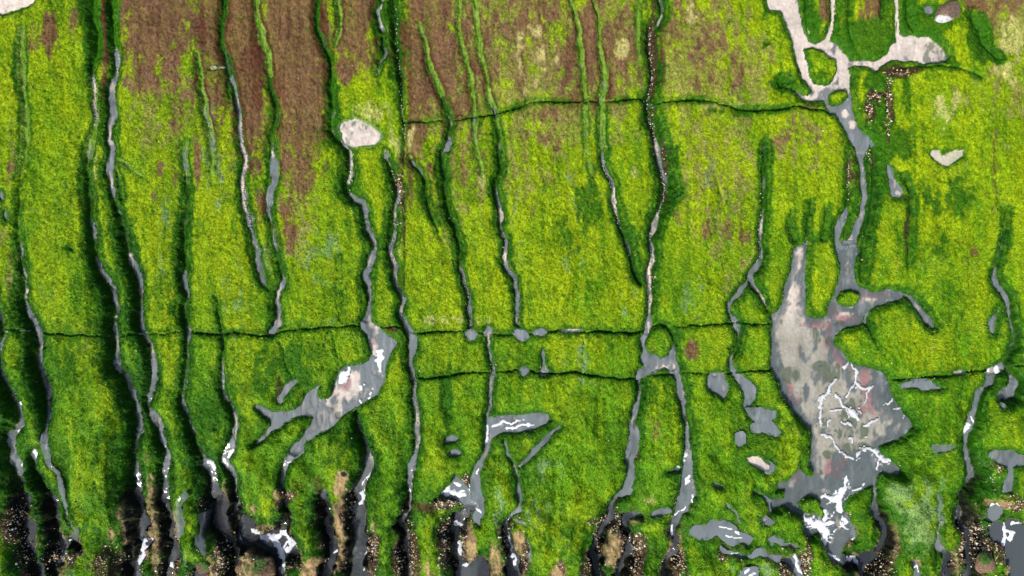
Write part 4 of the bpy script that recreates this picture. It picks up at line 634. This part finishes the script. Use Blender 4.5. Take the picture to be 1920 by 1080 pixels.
mx_, my_ = (bx+ex)/2, (by+ey)/2; zm = np.maximum((z0+z1)/2, sample(T, mx_, my_))+lift*.45
V = np.empty((n, 5, 3)); sx_, sy_ = -uy*wd, ux*wd
V[:, 0] = to_world(bx-sx_*.7, by-sy_*.7, z0); V[:, 1] = to_world(bx+sx_*.7, by+sy_*.7, z0)
V[:, 2] = to_world(mx_+sx_, my_+sy_, zm); V[:, 3] = to_world(mx_-sx_, my_-sy_, zm); V[:, 4] = to_world(ex, ey, z1)
b0 = np.arange(n)*5
F = np.concatenate([np.stack([b0, b0+1, b0+2], 1), np.stack([b0, b0+2, b0+3], 1), np.stack([b0+3, b0+2, b0+4], 1)])
bc = sample(col, bx, by); k = rs.uniform(0, 1, n)[:, None]
bc = bc*(.60+.75*k)+np.where(k > .88, .09, .0)*np.array([1, 1, .30])*np.clip((bc[:, 1:2]-.09)*7, 0, 1)
o = link(raw_mesh('green_algae', V.reshape(-1, 3), F, M_blade, np.repeat(np.clip(bc, .003, .8), 5, 0), False)); tag(o, 'short filaments of green algae carpeting the rock', None, None, 'stuff')

def lumps(name, pts, mat, cols_, label, kind='stuff'):
    """many small faceted shells or stones in one mesh: rows (x, y, r, h)"""
    P = np.array(pts); n = len(P); K = 6
    V = np.empty((n, 2*K+1, 3)); z = sample(T, P[:, 0], P[:, 1])
    rr = rs.uniform(.75, 1.25, (n, K)); a0 = rs.uniform(0, 6.28, n); el = rs.uniform(.6, 1, n)
    for k in range(K):
        a = a0+2*np.pi*k/K
        for lv, (q, hz) in enumerate([(1, -.4), (.68, .75)]):
            V[:, lv*K+k] = to_world(P[:, 0]+np.cos(a)*P[:, 2]*q*rr[:, k], P[:, 1]+np.sin(a)*P[:, 2]*q*el*rr[:, k], z+P[:, 3]*hz*(rr[:, k] if lv else 1))
    V[:, 2*K] = to_world(P[:, 0], P[:, 1], z+P[:, 3])
    F = []
    b0 = np.arange(n)*(2*K+1)
    for k in range(K):
        k2 = (k+1) % K
        F += [np.stack([b0+k2, b0+k, b0+K+k], 1), np.stack([b0+k2, b0+K+k, b0+K+k2], 1), np.stack([b0+K+k2, b0+K+k, b0+2*K], 1)]
    o = link(raw_mesh(name, V.reshape(-1, 3), np.concatenate(F), mat, np.repeat(cols_, 2*K+1, 0), False)); tag(o, label, None, None, kind)
pts = []
for (x, y, rx, ry, c) in BZ:
    c = int(c*.62)
    for _ in range(c):
        a = random.uniform(0, 6.283); r = math.sqrt(random.random())*(1.0 if random.random() < .8 else 1.25)
        q = min(2.4, .5+random.expovariate(2.0)); pts.append((x+rx*random.gauss(0, .62), y+ry*random.gauss(0, .62), q, q*.8))
ag = fbm(26, 30, 140, 3)
for _ in range(26000):
    x = random.uniform(-20, 1940); y = random.uniform(935, 1100)
    a = np.array([x]); b = np.array([y]); nn = sample(near1, a, b)[0]
    if .10 < nn < .75 and sample(ag, a, b)[0] > .28 and random.random() < (y-900)/160:
        q = min(2.4, .5+random.expovariate(2.2)); pts.append((x, y, q, q*.8))
# stray white shells all over
for _ in range(420):
    x = random.uniform(-20, 1940); y = random.uniform(560, 1090) if random.random() < .85 else random.uniform(0, 1080)
    q = random.uniform(.7, 1.5); pts.append((x, y, q, q))
pts = [p for p in pts if sample(depth, np.array([p[0]]), np.array([p[1]]))[0] < .5]
P = np.array(pts); hue = rs.uniform(0, 1, len(P))[:, None]
bcol = C(.74, .63, .42)*(1-hue)+C(.34, .20, .11)*hue; bcol = np.where(hue < .2, C(.80, .76, .64), bcol); bcol = np.where(hue > .86, C(.08, .04, .022), bcol)
lumps('barnacles', pts, M_barn, bcol, 'cream and rusty barnacles crusting the gully rims')
# pebbles and shell grit lying in the gully beds
pts = []
def strew(key, y0, y1, dens, spread=3.0, rmin=.6, rmax=1.5):
    Q = resample(CH[key])
    for a, b in zip(Q[:-1], Q[1:]):
        if not (y0 <= a[1] <= y1): continue
        for _ in range(max(1, int(dens*math.hypot(b[0]-a[0], b[1]-a[1])/10))):
            t = random.random(); s_ = random.gauss(0, spread*.5); q = random.uniform(rmin, rmax)
            pts.append((a[0]+(b[0]-a[0])*t+s_, a[1]+(b[1]-a[1])*t+random.gauss(0, 1), q, q*1.3+2.0))
for kk in (('b',140,220,14),('c',90,130,6),('f',215,420,9),('q',300,420,6),('r',60,560,3),('o',420,600,2.5),('m',500,612,2),('l',310,420,5),('l',440,600,2.5),('l',700,880,3),('i',320,560,2),('k',0,260,2.5),('u',400,480,4),('c',620,680,4),('e',190,262,2),('c5',630,780,1.2),('s',640,860,1.2)): strew(*kk)
for _ in range(26): pts.append((random.uniform(396,420), 126+random.gauss(0,1), random.uniform(.8,1.4), 6))
P = np.array(pts); hue = rs.uniform(0, 1, len(P))[:, None]
lumps('shell_grit', pts, M_barn, C(.62, .58, .52)*(1-hue)+C(.30, .27, .24)*hue, 'pale pebbles and shell grit in the gully beds')

# ---------------------------------------------------------------- loose boulders
def boulder(x, y, rx, ry, h, z, rot, seed, base, pale=None, label=''):
    import bmesh
    bm_ = bmesh.new(); bmesh.ops.create_icosphere(bm_, subdivisions=5, radius=1)
    co = np.array([v.co[:] for v in bm_.verts]); r2 = np.random.RandomState(seed); n_ = np.zeros(len(co))
    for k in range(26):
        d_ = r2.normal(size=3); d_ /= np.linalg.norm(d_); fq = r2.uniform(1.2, 9); n_ += np.sin(co@d_*fq+r2.uniform(0, 6.28))/fq*.35
    co2 = co*(1+.42*n_[:, None]*.6)
    for k in range(7):     # planed facets
        d_ = r2.normal(size=3); d_ /= np.linalg.norm(d_); lim = r2.uniform(.72, .9); p = co2@d_; co2 = co2-np.clip(p-lim, 0, None)[:, None]*d_*.85
    for v, c_ in zip(bm_.verts, co2): v.co = c_
    me = bpy.data.meshes.new('boulder'); bm_.to_mesh(me); bm_.free()
    ca = me.color_attributes.new('Col', 'FLOAT_COLOR', 'POINT')
    cc = np.tile(np.array([*base, 1.0]), (len(co), 1))
    if pale is not None:
        d_ = np.array(pale[0]); d_ = d_/np.linalg.norm(d_); m_ = np.clip((co@d_+.1*n_-pale[2])*8, 0, 1)[:, None]
        cc[:, :3] = cc[:, :3]*(1-m_)+np.array(pale[1])*m_
    ca.data.foreach_set('color', cc.astype(np.float32).ravel())
    for p in me.polygons: p.use_smooth = True
    me.materials.append(M_rock); o = link(bpy.data.objects.new('boulder', me))
    o.location = ((x-960)*S, (540-y)*S, z*S); o.scale = (rx*S, ry*S, h*S); o.rotation_euler = (0, 0, math.radians(rot)); tag(o, label, 'boulder')
boulder(1771,26,27,18,18,3,35,3,(.20,.14,.10),((-1,-.5,.1),(.60,.60,.60),.55),'brown cone-shaped boulder with its left face painted white as if sunlit, beside a black hollow')  # white left face is sunlight painted into the boulder colour
boulder(140,1062,22,24,16,-14,10,5,(.20,.13,.07),((.4,.2,1),(.07,.13,.03),.55),'brown boulder with a green cap under the white foam, bottom left')
boulder(478,1072,38,26,22,-20,5,8,(.16,.10,.055),((0,.6,.8),(.08,.14,.03),.72),'large brown boulder half circled by white foam')
boulder(1848,1055,18,22,12,-4,-20,12,(.20,.13,.08),((-.5,.5,.7),(.06,.13,.02),.6),'pale brown barnacled boulder between a black gully and surf')
boulder(384,1064,24,16,16,-14,0,15,(.14,.09,.05),((.5,.5,.8),(.06,.13,.02),.5),'brown boulder jutting over a dark pothole')
